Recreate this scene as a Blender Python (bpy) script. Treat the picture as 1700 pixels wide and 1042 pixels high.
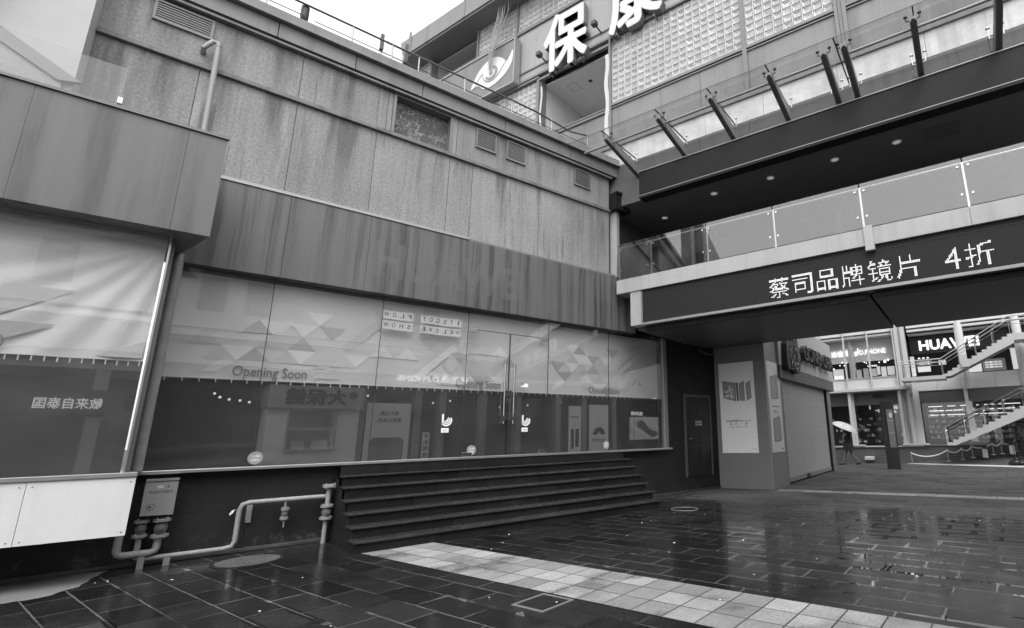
import bpy, bmesh, math, random
from mathutils import Vector, Matrix
S = bpy.context.scene; C = S.collection
for o in list(bpy.data.objects): bpy.data.objects.remove(o)
R = math.radians; PI = math.pi
rnd = random.Random(7)

# ---------------------------------------------------------------- camera, sky, sun, exposure
def make_camera():
    a, p, r = R(46.70), R(13.43), R(-1.30)
    f = Vector((math.cos(a)*math.cos(p), math.sin(a)*math.cos(p), math.sin(p)))
    s = Vector((math.sin(a), -math.cos(a), 0)); u = s.cross(f)
    s2 = s*math.cos(r) + u*math.sin(r); u2 = -s*math.sin(r) + u*math.cos(r)
    cd = bpy.data.cameras.new('camera'); cam = bpy.data.objects.new('camera', cd); C.objects.link(cam)
    m = Matrix((s2, u2, -f)).transposed().to_4x4(); m.translation = (0, 0, 1.6); cam.matrix_world = m
    cd.sensor_fit = 'HORIZONTAL'; cd.sensor_width = 36.0; cd.lens = 849.3/1700*36
    cd.shift_x = -224.8/1700; cd.clip_start = .05; cd.clip_end = 3000
    S.camera = cam
make_camera()
SUN_EL, SUN_AZ = R(58), R(215)           # azimuth of the sun, counted from +Y clockwise
w = bpy.data.worlds.new('World'); S.world = w; w.use_nodes = True
nt = w.node_tree; bg = nt.nodes['Background']
sky = nt.nodes.new('ShaderNodeTexSky'); sky.sky_type = 'NISHITA'; sky.sun_disc = False
sky.sun_elevation = SUN_EL; sky.sun_rotation = SUN_AZ; sky.dust_density = 6; sky.air_density = 1.5; sky.ozone_density = 1
bw = nt.nodes.new('ShaderNodeRGBToBW')
ov = nt.nodes.new('ShaderNodeMath'); ov.operation = 'MULTIPLY_ADD'; ov.inputs[1].default_value = .5; ov.inputs[2].default_value = 3.6   # even cloud cover over the clear sky
nt.links.new(sky.outputs[0], bw.inputs[0]); nt.links.new(bw.outputs[0], ov.inputs[0]); nt.links.new(ov.outputs[0], bg.inputs[0]); bg.inputs[1].default_value = .15
sd = bpy.data.lights.new('sun', 'SUN'); sd.energy = .5; sd.angle = R(40); so = bpy.data.objects.new('sun', sd); C.objects.link(so)
sv = Vector((math.sin(SUN_AZ)*math.cos(SUN_EL), math.cos(SUN_AZ)*math.cos(SUN_EL), math.sin(SUN_EL)))
so.rotation_euler = sv.to_track_quat('Z', 'Y').to_euler(); so.location = (0, 0, 40)
S.view_settings.view_transform = 'Standard'; S.view_settings.look = 'None'; S.view_settings.exposure = 1.32; S.view_settings.gamma = 1
S.render.engine = 'CYCLES'; S.cycles.use_denoising = True; S.cycles.max_bounces = 8; S.cycles.transparent_max_bounces = 24
S.cycles.sample_clamp_indirect = 4

# ---------------------------------------------------------------- frames: (u right, d away from the viewer, z up)
ZV = Vector((0, 0, 1))
class Frame:
    def __init__(s, o, right): s.o = Vector(o); s.r = Vector(right).normalized(); s.d = ZV.cross(s.r)
    def __call__(s, u, d, z): return s.o + s.r*u + s.d*d + ZV*z
TD = Vector((.26236, -.96497, 0)); P0 = Vector((8.49, 10.2, 0)); BN = ZV.cross(TD)
FA = Frame((0, 0, 0), (1, 0, 0))                    # storefront: u = x, d = y
FB = Frame(P0, TD)                                  # bridge front: u along the bridge, d behind its front
T0 = 2.465
FS = Frame(P0 + TD*T0, BN)                          # side of the tea shop
FO = Frame((0, -4, 0), (-1, 0, 0))                  # row of shops across the street
FG = Frame((0, 0, 0), (.977, .211, 0))              # paving grid

# ---------------------------------------------------------------- mesh helpers
class MB:
    def __init__(s, fr=FA): s.v = []; s.f = []; s.fr = fr
    def pt(s, p): s.v.append(s.fr(*p)); return len(s.v)-1
    def face(s, pts): s.f.append([s.pt(p) for p in pts]); return s
    def box(s, u0, u1, d0, d1, z0, z1):
        i = [s.pt((u, d, z)) for z in (z0, z1) for d in (d0, d1) for u in (u0, u1)]
        for q in ((0, 2, 3, 1), (4, 5, 7, 6), (0, 1, 5, 4), (2, 6, 7, 3), (0, 4, 6, 2), (1, 3, 7, 5)): s.f.append([i[k] for k in q])
        return s
    def prism(s, poly, d0, d1):                     # outline in (u, z), extruded in d
        a = [s.pt((u, d0, z)) for u, z in poly]; b = [s.pt((u, d1, z)) for u, z in poly]; n = len(poly)
        s.f.append(a); s.f.append(b[::-1])
        for k in range(n): s.f.append([a[k], b[k], b[(k+1) % n], a[(k+1) % n]])
        return s
    def plan(s, poly, z0, z1):                      # outline in (u, d), extruded in z
        a = [s.pt((u, d, z0)) for u, d in poly]; b = [s.pt((u, d, z1)) for u, d in poly]; n = len(poly)
        s.f.append(a[::-1]); s.f.append(b)
        for k in range(n): s.f.append([a[k], a[(k+1) % n], b[(k+1) % n], b[k]])
        return s
    def tube(s, pts, r, n=8):
        P = [s.fr(*p) for p in pts]; rs = r if isinstance(r, (list, tuple)) else [r]*len(P)
        rings = []; up = None
        for k, p in enumerate(P):
            t = (P[min(k+1, len(P)-1)] - P[max(k-1, 0)]).normalized()
            if up is None: up = t.orthogonal().normalized()
            up = (up - t*up.dot(t)); up = up.normalized() if up.length > 1e-6 else t.orthogonal().normalized()
            b = t.cross(up); base = len(s.v)
            for j in range(n):
                a = 2*PI*j/n; s.v.append(p + (up*math.cos(a) + b*math.sin(a))*rs[k])
            rings.append(base)
        for k in range(len(rings)-1):
            for j in range(n):
                s.f.append([rings[k]+j, rings[k]+(j+1) % n, rings[k+1]+(j+1) % n, rings[k+1]+j])
        s.f.append([rings[0]+j for j in range(n)][::-1]); s.f.append([rings[-1]+j for j in range(n)])
        return s
    def cyl(s, a, b, r, n=16): return s.tube([a, b], r, n)
    def disc(s, u, z, r, d0, d1, n=20, rz=None):
        return s.prism([(u+r*math.cos(2*PI*k/n), z+(rz or r)*math.sin(2*PI*k/n)) for k in range(n)], d0, d1)
    def ball(s, c, r, n=8, sc=(1, 1, 1)):
        c = s.fr(*c); b0 = len(s.v); m = n//2
        for i in range(m+1):
            th = PI*i/m
            for j in range(n):
                ph = 2*PI*j/n; s.v.append(c + Vector((r*sc[0]*math.sin(th)*math.cos(ph), r*sc[1]*math.sin(th)*math.sin(ph), r*sc[2]*math.cos(th))))
        for i in range(m):
            for j in range(n): s.f.append([b0+i*n+j, b0+(i+1)*n+j, b0+(i+1)*n+(j+1) % n, b0+i*n+(j+1) % n])
        return s
    def grid(s, fn, nu, nv):
        b0 = len(s.v)
        for i in range(nu+1):
            for j in range(nv+1): s.v.append(s.fr(*fn(i/nu, j/nv)))
        for i in range(nu):
            for j in range(nv): a = b0+i*(nv+1)+j; s.f.append([a, a+nv+1, a+nv+2, a+1])
        return s
    def text(s, st, u0, u1, z0, z1, d, depth=.004, bold=0.0, flip=False, keep=False):
        cu = bpy.data.curves.new('t', 'FONT'); cu.body = st; cu.size = 1; cu.extrude = .5; cu.resolution_u = 3
        ob = bpy.data.objects.new('t', cu); C.objects.link(ob); dg = bpy.context.evaluated_depsgraph_get()
        me = ob.evaluated_get(dg).to_mesh()
        if len(me.vertices):
            xs = [v.co.x for v in me.vertices]; ys = [v.co.y for v in me.vertices]; x0, x1, y0, y1 = min(xs), max(xs), min(ys), max(ys)
            ku = (u1-u0)/max(x1-x0, 1e-6); kz = (z1-z0)/max(y1-y0, 1e-6)
            if keep: ku = kz = min(ku, kz)
            # a bold face is the outline drawn several times, each copy shifted a little and set a hair deeper
            sh = [(0, 0)] if bold <= 0 else [(bold*1.3*math.cos(k*PI/3), bold*1.3*math.sin(k*PI/3)) for k in range(6)]
            for k, (sx, sz) in enumerate(sh):
                b0 = len(s.v); dd = d+k*.0004
                for v in me.vertices:
                    x = (v.co.x-x0+sx)*ku
                    if flip: x = (u1-u0)-x
                    s.v.append(s.fr(u0+x, dd-(v.co.z+.5)*depth, z0+(v.co.y-y0+sz)*kz))
                for p in me.polygons: s.f.append([b0+i for i in p.vertices])
        ob.evaluated_get(dg).to_mesh_clear(); bpy.data.objects.remove(ob); bpy.data.curves.remove(cu)
        return s
    def dots(s, st, u0, u1, z0, z1, d, n=18):        # the characters as a matrix of small square lamps
        t = MB(s.fr); t.fr = Frame((0, 0, 0), (1, 0, 0)); t.text(st, u0, u1, z0, z1, 0, .0001)
        tris = []
        for f in t.f:
            p = [(t.v[i].x, t.v[i].z) for i in f]
            if abs(t.v[f[0]].y-t.v[f[1]].y) > 5e-5 or abs(t.v[f[0]].y-t.v[f[2]].y) > 5e-5: continue
            for k in range(1, len(p)-1): tris.append((p[0], p[k], p[k+1]))
        h = (z1-z0)/n; m = max(1, round((u1-u0)/h)); q = (u1-u0)/m
        from mathutils.geometry import intersect_point_tri_2d as ipt
        for i in range(m):
            for j in range(n):
                c = (u0+(i+.5)*q, z0+(j+.5)*h)
                if any(min(a[0], b_[0], e[0]) <= c[0] <= max(a[0], b_[0], e[0]) and ipt(Vector(c), Vector(a), Vector(b_), Vector(e)) for a, b_, e in tris):
                    s.box(c[0]-q*.38, c[0]+q*.38, d-.004, d, c[1]-h*.38, c[1]+h*.38)
        return s
    def mesh(s, name, off):
        me = bpy.data.meshes.new(name); me.from_pydata([v-off for v in s.v], [], s.f)
        bm = bmesh.new(); bm.from_mesh(me); bmesh.ops.recalc_face_normals(bm, faces=bm.faces); bm.to_mesh(me); bm.free()
        return me
LOC = {}
def _link(name, mb, mat, off, bev, smooth):
    o = bpy.data.objects.new(name, mb.mesh(name, off)); C.objects.link(o); o.data.materials.append(mat)
    if smooth:
        for p in o.data.polygons: p.use_smooth = True
        try:
            md = o.modifiers.new('b', 'EDGE_SPLIT'); md.split_angle = R(40)
        except Exception: pass
    if bev:
        md = o.modifiers.new('bevel', 'BEVEL'); md.width = bev; md.segments = 2; md.limit_method = 'ANGLE'; md.angle_limit = R(40)
    return o
def tag(o, label=None, cat=None, group=None, kind=None):
    if label: o['label'] = label
    if cat: o['category'] = cat
    if group: o['group'] = group
    if kind: o['kind'] = kind
    return o
def thing(name, label, cat, loc, group=None):
    o = bpy.data.objects.new(name, None); C.objects.link(o); o.location = loc; o.empty_display_size = .1
    LOC[o.name] = Vector(loc); return tag(o, label, cat, group)
def part(mb, name, mat, parent, bev=0, smooth=False, label=None):
    o = _link(name, mb, mat, LOC[parent.name], bev, smooth); LOC[o.name] = LOC[parent.name]; o.parent = parent
    if label: o['label'] = label
    return o
def single(mb, name, label, cat, mat, loc, group=None, bev=0, smooth=False):
    o = _link(name, mb, mat, Vector(loc), bev, smooth); o.location = loc; LOC[o.name] = Vector(loc); return tag(o, label, cat, group)
def struct(mb, name, mat, kind='structure', bev=0):
    return tag(_link(name, mb, mat, Vector((0, 0, 0)), bev, False), kind=kind)
def copy_tree(o, loc, label=None):
    r = o.copy(); C.objects.link(r); r.location = loc; LOC[r.name] = Vector(loc)
    if label: r['label'] = label
    for ch in list(o.children):
        c = ch.copy(); C.objects.link(c); c.parent = r; LOC[c.name] = Vector(loc)
        for g in list(ch.children):
            d = g.copy(); C.objects.link(d); d.parent = c
    return r

# ---------------------------------------------------------------- materials (all grey: the photograph is black and white)
class NT:
    def __init__(s, name):
        m = bpy.data.materials.new(name); m.use_nodes = True; s.m = m; s.t = m.node_tree; s.b = s.t.nodes['Principled BSDF']; s.out = s.t.nodes['Material Output']
        s.tc = s.t.nodes.new('ShaderNodeTexCoord')
    def n(s, ty, **k):
        o = s.t.nodes.new('ShaderNode'+ty)
        for a, v in k.items(): setattr(o, a, v)
        return o
    def l(s, a, b): s.t.links.new(a, b)
    def put(s, v, sock):
        if hasattr(v, 'is_output'): s.l(v, sock)
        else: sock.default_value = v
    def math(s, op, a, b=0.0, c=None, clamp=False):
        o = s.n('Math', operation=op); o.use_clamp = clamp; s.put(a, o.inputs[0]); s.put(b, o.inputs[1])
        if c is not None: s.put(c, o.inputs[2])
        return o.outputs[0]
    def scaled(s, sx, sy, sz):
        o = s.n('Mapping'); s.l(s.tc.outputs['Object'], o.inputs[0]); o.inputs['Scale'].default_value = (sx, sy, sz); return o.outputs[0]
    def noise(s, scale, vec=None, detail=4, rough=.55, dist=0):
        o = s.n('TexNoise'); o.inputs['Scale'].default_value = scale; o.inputs['Detail'].default_value = detail; o.inputs['Roughness'].default_value = rough; o.inputs['Distortion'].default_value = dist
        s.l(vec if vec is not None else s.tc.outputs['Object'], o.inputs['Vector']); return o.outputs[0]
    def step(s, v, a, b, lo=0.0, hi=1.0):
        o = s.n('MapRange', interpolation_type='SMOOTHSTEP'); s.put(v, o.inputs[0]); o.inputs[1].default_value = a; o.inputs[2].default_value = b; o.inputs[3].default_value = lo; o.inputs[4].default_value = hi; return o.outputs[0]
    def vary(s, v, n, amt):                          # v * (1 + amt*(2n-1))
        return s.math('MULTIPLY', v, s.math('MULTIPLY_ADD', n, 2*amt, 1-amt))
    def bump(s, h, strength=.3, dist=.01):
        o = s.n('Bump'); o.inputs['Strength'].default_value = strength; o.inputs['Distance'].default_value = dist; s.put(h, o.inputs['Height']); s.l(o.outputs[0], s.b.inputs['Normal']); return o
def M(name, c, rough=.6, var=.12, sc=2.5, fine=0.0, fsc=90, streak=0.0, ssc=5.0, bump=0.0, bsc=40, metal=0.0, rv=.15, island=0.0, spec=.5, emit=0.0, rows=False):
    N = NT(name); v = c
    v = N.vary(v, N.noise(sc), var)
    if fine: v = N.vary(v, N.noise(fsc, detail=2, rough=.7), fine)
    if streak:
        st = N.noise(1, N.scaled(ssc, ssc, .22), detail=5, rough=.65)
        gate = N.noise(.5, N.scaled(1, 1, .3))
        run = N.math('MULTIPLY', N.step(st, .44, .66), N.step(gate, .32, .56))
        if rows:                                     # runs start under the ledges and thin out downwards
            sp = N.n('SeparateXYZ'); N.l(N.tc.outputs['Object'], sp.inputs[0]); z = sp.outputs[2]
            hi = N.math('GREATER_THAN', z, 7.9)
            fr = N.math('ADD', N.math('MULTIPLY', N.step(z, 6.0, 7.8, .3, 1.25), N.math('SUBTRACT', 1.0, hi)), N.math('MULTIPLY', N.step(z, 7.95, 8.85, .45, 1.2), hi))
            run = N.math('MULTIPLY', run, fr, clamp=True)
            drip = N.math('MULTIPLY', N.step(N.noise(1, N.scaled(9, 9, .35), detail=4), .56, .62), N.step(N.noise(.9, N.scaled(1, 1, .5)), .5, .62)); run = N.math('MAXIMUM', run, N.math('MULTIPLY', drip, .75))
            pale = N.math('MULTIPLY', N.step(N.noise(1, N.scaled(4, 4, .5), detail=5), .6, .72), .22); v = N.math('MULTIPLY', v, N.math('ADD', 1.0, pale))
        v = N.math('MULTIPLY', v, N.math('SUBTRACT', 1.0, N.math('MULTIPLY', run, streak)))
        st2 = N.noise(1, N.scaled(ssc*3, ssc*3, .12), detail=3)
        v = N.vary(v, st2, streak*.35)
    if island:
        g = N.n('NewGeometry'); v = N.vary(v, g.outputs['Random Per Island'], island)
    N.put(v, N.b.inputs['Base Color']); N.b.inputs['Metallic'].default_value = metal; N.b.inputs['Specular IOR Level'].default_value = spec
    N.put(N.vary(rough, N.noise(sc*2.3), rv), N.b.inputs['Roughness'])
    if bump: N.bump(N.noise(bsc, detail=3), bump, .008)
    if emit: N.put(v, N.b.inputs['Emission Color']); N.b.inputs['Emission Strength'].default_value = emit
    return N.m
def glass_mat(name, tint=.93, boost=1.0, rough=0.0, dirt=0.0, dirtcol=.5):
    N = NT(name); N.t.nodes.remove(N.b)
    lw = N.n('LayerWeight'); lw.inputs[0].default_value = .5
    f = N.math('MULTIPLY_ADD', N.math('POWER', lw.outputs['Facing'], 5.0), .95*boost, .043*boost, clamp=True)
    tr = N.n('BsdfTransparent'); tr.inputs[0].default_value = (tint, tint, tint, 1)
    gl = N.n('BsdfGlossy'); gl.inputs['Roughness'].default_value = rough; gl.inputs[0].default_value = (1, 1, 1, 1)
    mx = N.n('MixShader'); N.l(f, mx.inputs[0]); N.l(tr.outputs[0], mx.inputs[1]); N.l(gl.outputs[0], mx.inputs[2]); out = mx.outputs[0]
    if dirt:
        df = N.n('BsdfDiffuse'); df.inputs[0].default_value = (dirtcol, dirtcol, dirtcol, 1)
        d = N.math('MULTIPLY', N.step(N.noise(1.3, detail=6, rough=.7), .35, .75), dirt)
        m2 = N.n('MixShader'); N.l(d, m2.inputs[0]); N.l(out, m2.inputs[1]); N.l(df.outputs[0], m2.inputs[2]); out = m2.outputs[0]
    N.l(out, N.out.inputs[0]); return N.m
def emis(name, c, s, dots=0):
    N = NT(name); N.b.inputs['Base Color'].default_value = (c*.6,)*3+(1,)
    v = s
    if dots:
        vo = N.n('TexVoronoi'); vo.inputs['Scale'].default_value = dots; vo.inputs['Randomness'].default_value = 0.15; N.l(N.tc.outputs['Object'], vo.inputs['Vector'])
        v = N.math('MULTIPLY', N.step(vo.outputs['Distance'], .62, .3), s)
    N.b.inputs['Emission Color'].default_value = (c, c, c, 1); N.put(v, N.b.inputs['Emission Strength']); return N.m

m_panel = M('pebbledash_panel', .232, .85, var=.3, sc=.9, fine=.62, fsc=24, streak=.5, ssc=2.6, bump=.5, bsc=45, island=.1, rows=True)
m_gap = M('dark_joint', .03, .8); m_core = M('joint_mortar', .15, .8, fine=.3)
m_band = M('concrete_band', .16, .75, var=.2, fine=.12, streak=.35, ssc=4, bump=.15)
m_frieze = M('frieze_metal', .165, .55, var=.12, sc=1.2, streak=.2, ssc=3, fine=.05)
m_fascia = M('painted_fascia', .108, .5, var=.16, sc=.9, streak=.62, ssc=7, fine=.05)
m_ghost = M('clean_paint', .114, .5, var=.1, streak=.3, ssc=7)
m_box = M('grey_fascia_box', .125, .5, var=.14, sc=.7, streak=.42, ssc=3.5)
m_base0 = M('black_render', .013, .6, var=.6, sc=2.2, fine=.2, streak=.2, bump=.25, bsc=25)
def scuffed():
    N = NT('scuffed_black_render'); sp = N.n('SeparateXYZ'); N.l(N.tc.outputs['Object'], sp.inputs[0]); z = sp.outputs[2]
    v = N.vary(N.vary(.017, N.noise(2.2, detail=5), .6), N.noise(20), .25)
    splash = N.math('MULTIPLY', N.step(N.noise(5, detail=6, rough=.7), .5, .68), N.math('SUBTRACT', 1.0, N.step(z, .05, .4)))
    chip = N.step(N.noise(3.3, detail=7, rough=.75), .66, .7)
    v = N.math('ADD', v, N.math('ADD', N.math('MULTIPLY', splash, .05), N.math('MULTIPLY', chip, .035)))
    N.put(v, N.b.inputs['Base Color']); N.put(N.vary(.55, N.noise(4), .3), N.b.inputs['Roughness']); N.b.inputs['Specular IOR Level'].default_value = .35; N.bump(N.noise(25, detail=4), .3, .01); return N.m
m_alu = M('aluminium', .5, .35, metal=.8, var=.1)
m_alu_dull = M('dull_aluminium', .3, .45, metal=.5, var=.12, sc=4)
m_base = scuffed()
m_white = M('white_sheet', .64, .45, var=.07, fine=.05, fsc=30, streak=.06, ssc=6)
m_steel = M('stainless', .62, .22, metal=1, var=.06)
m_dark = M('dark_metal', .045, .4, var=.2); m_arm = M('canopy_steel', .2, .5, var=.15)
m_black = M('black_plastic', .02, .4, var=.2)
m_mullion = M('grey_mullion', .16, .5, var=.1)
m_pipe = M('grey_pipe_paint', .27, .5, var=.35, sc=7, fine=.25, fsc=30)
m_pvc = M('pale_pipe', .26, .5, var=.1, sc=5)
m_valve = M('rusty_cast_iron', .12, .6, var=.4, sc=30, bump=.3)
m_plate = M('sign_plate', .24, .4, var=.08, sc=6)
m_print = M('dark_print', .06, .6, var=.05)
m_print2 = M('faint_print', .3, .6, var=.05)
m_card = M('white_card', .92, .6, var=.06, sc=20)
m_stone = M('dark_granite_steps', .015, .5, var=.45, sc=3, fine=.4, fsc=60, rv=.4, bump=.2, island=.5, streak=.3, spec=.2)
m_nosing = M('granite_nosing', .035, .25, var=.5, sc=4, fine=.4, fsc=50, rv=.4, island=.25, bump=.2, spec=.4)
m_kiosk = M('kiosk_paint', .9, .5, var=.05)
m_plaster = M('pale_render', .42, .8, var=.08, fine=.1, fsc=60)
m_granite = M('granite_cladding', .3, .6, var=.1, fine=.35, fsc=50)
m_ledge = M('white_stone_ledge', .4, .5, var=.14, sc=2.2, fine=.05, streak=.15, ssc=4)
m_ceil = M('dark_ceiling', .12, .5, var=.15, sc=1.5)
m_canopy = M('dark_cladding', .01, .6, var=.12, sc=1.2, streak=.15, spec=.3)
m_led = M('led_panel', .016, .7, var=.08, sc=8, spec=.3)
m_soffit = M('soffit_cladding', .09, .5, var=.12)
m_upper = M('upper_cladding', .19, .55, var=.1, sc=.8, streak=.28, ssc=3, fine=.06)
m_flash = M('pale_flashing', .5, .4, var=.4, sc=1.5, fine=.06, streak=.2)
m_block = M('glass_block', .37, .12, var=.12, sc=1.5, island=.16, rv=.2, bump=.15, bsc=30)
m_mortar = M('white_mortar', .52, .7)
m_letter = M('white_letter_face', .56, .35, var=.06, sc=1.5)
m_logo_grey = M('logo_grey', .22, .5, var=.08)
m_room = M('room_lining', .62, .8, var=.06)
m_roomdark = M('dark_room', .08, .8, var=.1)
m_pillar = M('grey_pillar_cladding', .2, .45, var=.08, sc=.6)
m_poster = M('poster_paper', .95, .4, var=.04)
m_poster_grey = M('poster_grey', .3, .4, var=.25, sc=9)
m_poster_dark = M('poster_dark', .05, .4, var=.3, sc=12)
m_shutter = M('roller_shutter', .36, .45, var=.08, sc=1, streak=.12)
m_shop = M('shop_board', .36, .6, var=.08)
m_door = M('black_door', .018, .35, var=.2)
m_gold = M('dull_gilt', .16, .35, metal=.6, var=.6, sc=14, bump=.6, bsc=18)
m_brick = M('dark_wall_tile', .09, .45, var=.35, sc=3, fine=.3, fsc=14, bump=.2)
m_farwhite = M('white_frame', .48, .4, var=.05)
m_fargrey = M('pale_cladding', .6, .5, var=.08, sc=.8)
m_goods = M('shelf_goods', .5, .5, island=.95, var=.1)
m_wood = M('slatted_ceiling', .4, .5, var=.5, sc=5)
m_skin = M('skin', .12, .6, var=.05)
m_cloth = M('dark_cloth', .012, .9, var=.2)
m_check = M('checked_cloth', .06, .9, var=.6, sc=25)
m_umb = M('umbrella_cloth', .4, .6, var=.1)
m_bag = M('black_bag', .008, .4, var=.3, sc=20, bump=.6, bsc=14)
m_concrete = M('pale_concrete', .45, .8, var=.12, sc=6)
m_chain = M('white_chain', .75, .5)
m_glass = glass_mat('shop_glass', .93, 3.0, dirt=.04, dirtcol=.35)
m_railglass = glass_mat('rail_glass', .82, 2.2, dirt=.07, dirtcol=.4)
m_guard = glass_mat('guard_glass', .86, .9, dirt=.03, dirtcol=.4)
m_canglass = glass_mat('canopy_glass', .95, 1.1, dirt=.1, dirtcol=.5)
m_farglass = glass_mat('window_glass', .93, 1.0)
m_ledtext = emis('led_dots', 1.0, .26)
m_lit = emis('lit_letters', 1.0, .45)
m_lamp = emis('lamp_glow', 1.0, 1.0)
m_screen = emis('lit_panel', .6, .3)
m_lens = emis('unlit_lens_glow', .6, .16)  # downlights are unlit; weak emission added to brighten their lenses
def peeling():
    N = NT('peeling_board'); n = N.noise(2.5, detail=3)
    vo = N.n('TexVoronoi', feature='DISTANCE_TO_EDGE'); vo.inputs['Scale'].default_value = 7
    mv = N.n('VectorMath', operation='ADD'); N.l(N.tc.outputs['Object'], mv.inputs[0]); N.l(N.noise(3), mv.inputs[1]); N.l(mv.outputs[0], vo.inputs['Vector'])
    line = N.math('MULTIPLY', N.math('SUBTRACT', 1.0, N.step(vo.outputs['Distance'], .02, .09)), N.step(N.noise(2.2), .38, .52))
    patch = N.step(N.noise(1.9, detail=6), .62, .7)
    v = N.math('ADD', N.vary(.07, n, .3), N.math('MULTIPLY', N.math('MAXIMUM', line, patch), .2)); N.put(v, N.b.inputs['Base Color']); N.b.inputs['Roughness'].default_value = .7; return N.m
m_peel = peeling()
def banner_mat(name, c, bump=.0):
    N = NT(name); v = N.vary(c, N.noise(1.1), .05); v = N.vary(v, N.noise(70, detail=1), .04); N.put(v, N.b.inputs['Base Color']); N.b.inputs['Roughness'].default_value = .6
    return N.m
m_ban = banner_mat('banner_cloth', .78); m_bandark = banner_mat('banner_dark', .075)
m_tri = [banner_mat('banner_tint_%s' % n, c) for n, c in (('pale', .93), ('mid', .7), ('grey', .54), ('soft', .78))]
m_hem = banner_mat('banner_hem', .92)

def paving():
    N = NT('wet_paving')
    sp = N.n('SeparateXYZ'); N.l(N.tc.outputs['Object'], sp.inputs[0]); x, y = sp.outputs[0], sp.outputs[1]
    u = N.math('ADD', N.math('MULTIPLY', x, .977), N.math('MULTIPLY', y, .211)); v = N.math('SUBTRACT', N.math('MULTIPLY', x, .211), N.math('MULTIPLY', y, .977))
    def brick(mortar, smooth):
        cb = N.n('CombineXYZ'); N.l(v, cb.inputs[0]); N.l(N.math('ADD', u, 300.01), cb.inputs[1])
        b = N.n('TexBrick'); b.offset = .5; b.squash = 1; N.l(cb.outputs[0], b.inputs['Vector'])
        b.inputs['Scale'].default_value = 1; b.inputs['Brick Width'].default_value = .74; b.inputs['Row Height'].default_value = .365
        b.inputs['Mortar Size'].default_value = mortar; b.inputs['Mortar Smooth'].default_value = smooth
        b.inputs['Color1'].default_value = (0, 0, 0, 1); b.inputs['Color2'].default_value = (1, 1, 1, 1); b.inputs['Mortar'].default_value = (.5, .5, .5, 1); b.inputs['Bias'].default_value = 0
        return b
    b = brick(.009, .1); bwide = brick(.075, 1.0)
    off = N.math('SUBTRACT', N.math('ADD', N.math('MULTIPLY', x, .96497), N.math('MULTIPLY', y, .26236)), P0.dot(BN))
    dn = N.noise(.45, detail=4)
    dry = N.step(N.math('ADD', off, N.math('MULTIPLY', N.math('SUBTRACT', dn, .5), 5.0)), .6, 3.2)
    tint = N.math('MULTIPLY_ADD', b.outputs['Color'], .9, .55)
    col = N.math('MULTIPLY', N.math('MULTIPLY_ADD', dry, .042, .014), tint)
    col = N.vary(N.vary(N.vary(col, N.noise(1.2, detail=5), .35), N.noise(9, detail=4), .22), N.noise(110, detail=2), .2)
    mf = b.outputs['Fac']
    col = N.math('ADD', col, N.math('MULTIPLY', N.math('MULTIPLY', mf, N.math('MULTIPLY', N.step(N.noise(.8), .35, .6), N.math('SUBTRACT', 1.0, dry))), .11))
    col = N.math('MULTIPLY', col, N.math('SUBTRACT', 1.0, N.math('MULTIPLY', N.math('MULTIPLY', mf, dry), .6)))
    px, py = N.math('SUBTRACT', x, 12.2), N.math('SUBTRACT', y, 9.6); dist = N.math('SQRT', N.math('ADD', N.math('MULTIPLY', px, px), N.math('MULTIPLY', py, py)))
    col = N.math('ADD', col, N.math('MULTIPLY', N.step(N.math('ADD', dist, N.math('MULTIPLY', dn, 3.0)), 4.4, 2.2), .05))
    sv_ = N.n('CombineXYZ'); N.l(N.math('MULTIPLY', v, .55), sv_.inputs[0]); N.l(u, sv_.inputs[1])
    pn = N.noise(1.35, sv_.outputs[0], detail=4, rough=.6, dist=.3)
    big = N.noise(.33, detail=2)
    wet = N.math('ADD', N.math('ADD', pn, N.math('MULTIPLY', bwide.outputs['Fac'], .34)), N.math('MULTIPLY', N.math('SUBTRACT', big, .5), .5))
    pud = N.math('MULTIPLY', N.step(wet, .73, .76), N.math('SUBTRACT', 1.0, dry))
    film = N.math('MULTIPLY', N.step(N.noise(.6, detail=4), .3, .5), N.math('SUBTRACT', 1.0, dry))
    r = N.math('SUBTRACT', N.vary(.42, N.noise(5, detail=4), .3), N.math('MULTIPLY', film, .24))
    r = N.math('ADD', r, N.math('MULTIPLY', dry, .25))
    r = N.math('MULTIPLY', r, N.math('SUBTRACT', 1.0, N.math('MULTIPLY', pud, .93)))
    N.put(col, N.b.inputs['Base Color']); N.put(r, N.b.inputs['Roughness']); N.put(N.math('MULTIPLY_ADD', pud, .35, .28), N.b.inputs['Specular IOR Level'])
    h = N.math('ADD', N.math('MULTIPLY', N.math('SUBTRACT', 1.0, bwide.outputs['Fac']), .12), N.math('ADD', N.math('MULTIPLY', N.math('SUBTRACT', 1.0, mf), .6), N.math('ADD', N.math('MULTIPLY', N.noise(28, detail=4), .22), N.math('MULTIPLY', b.outputs['Color'], .15))))
    bp = N.bump(h, .5, .006); N.put(N.math('MULTIPLY', N.math('MULTIPLY_ADD', pud, -.55, .55), N.math('MULTIPLY_ADD', film, -.5, 1.0)), bp.inputs['Strength'])
    return N.m
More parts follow.
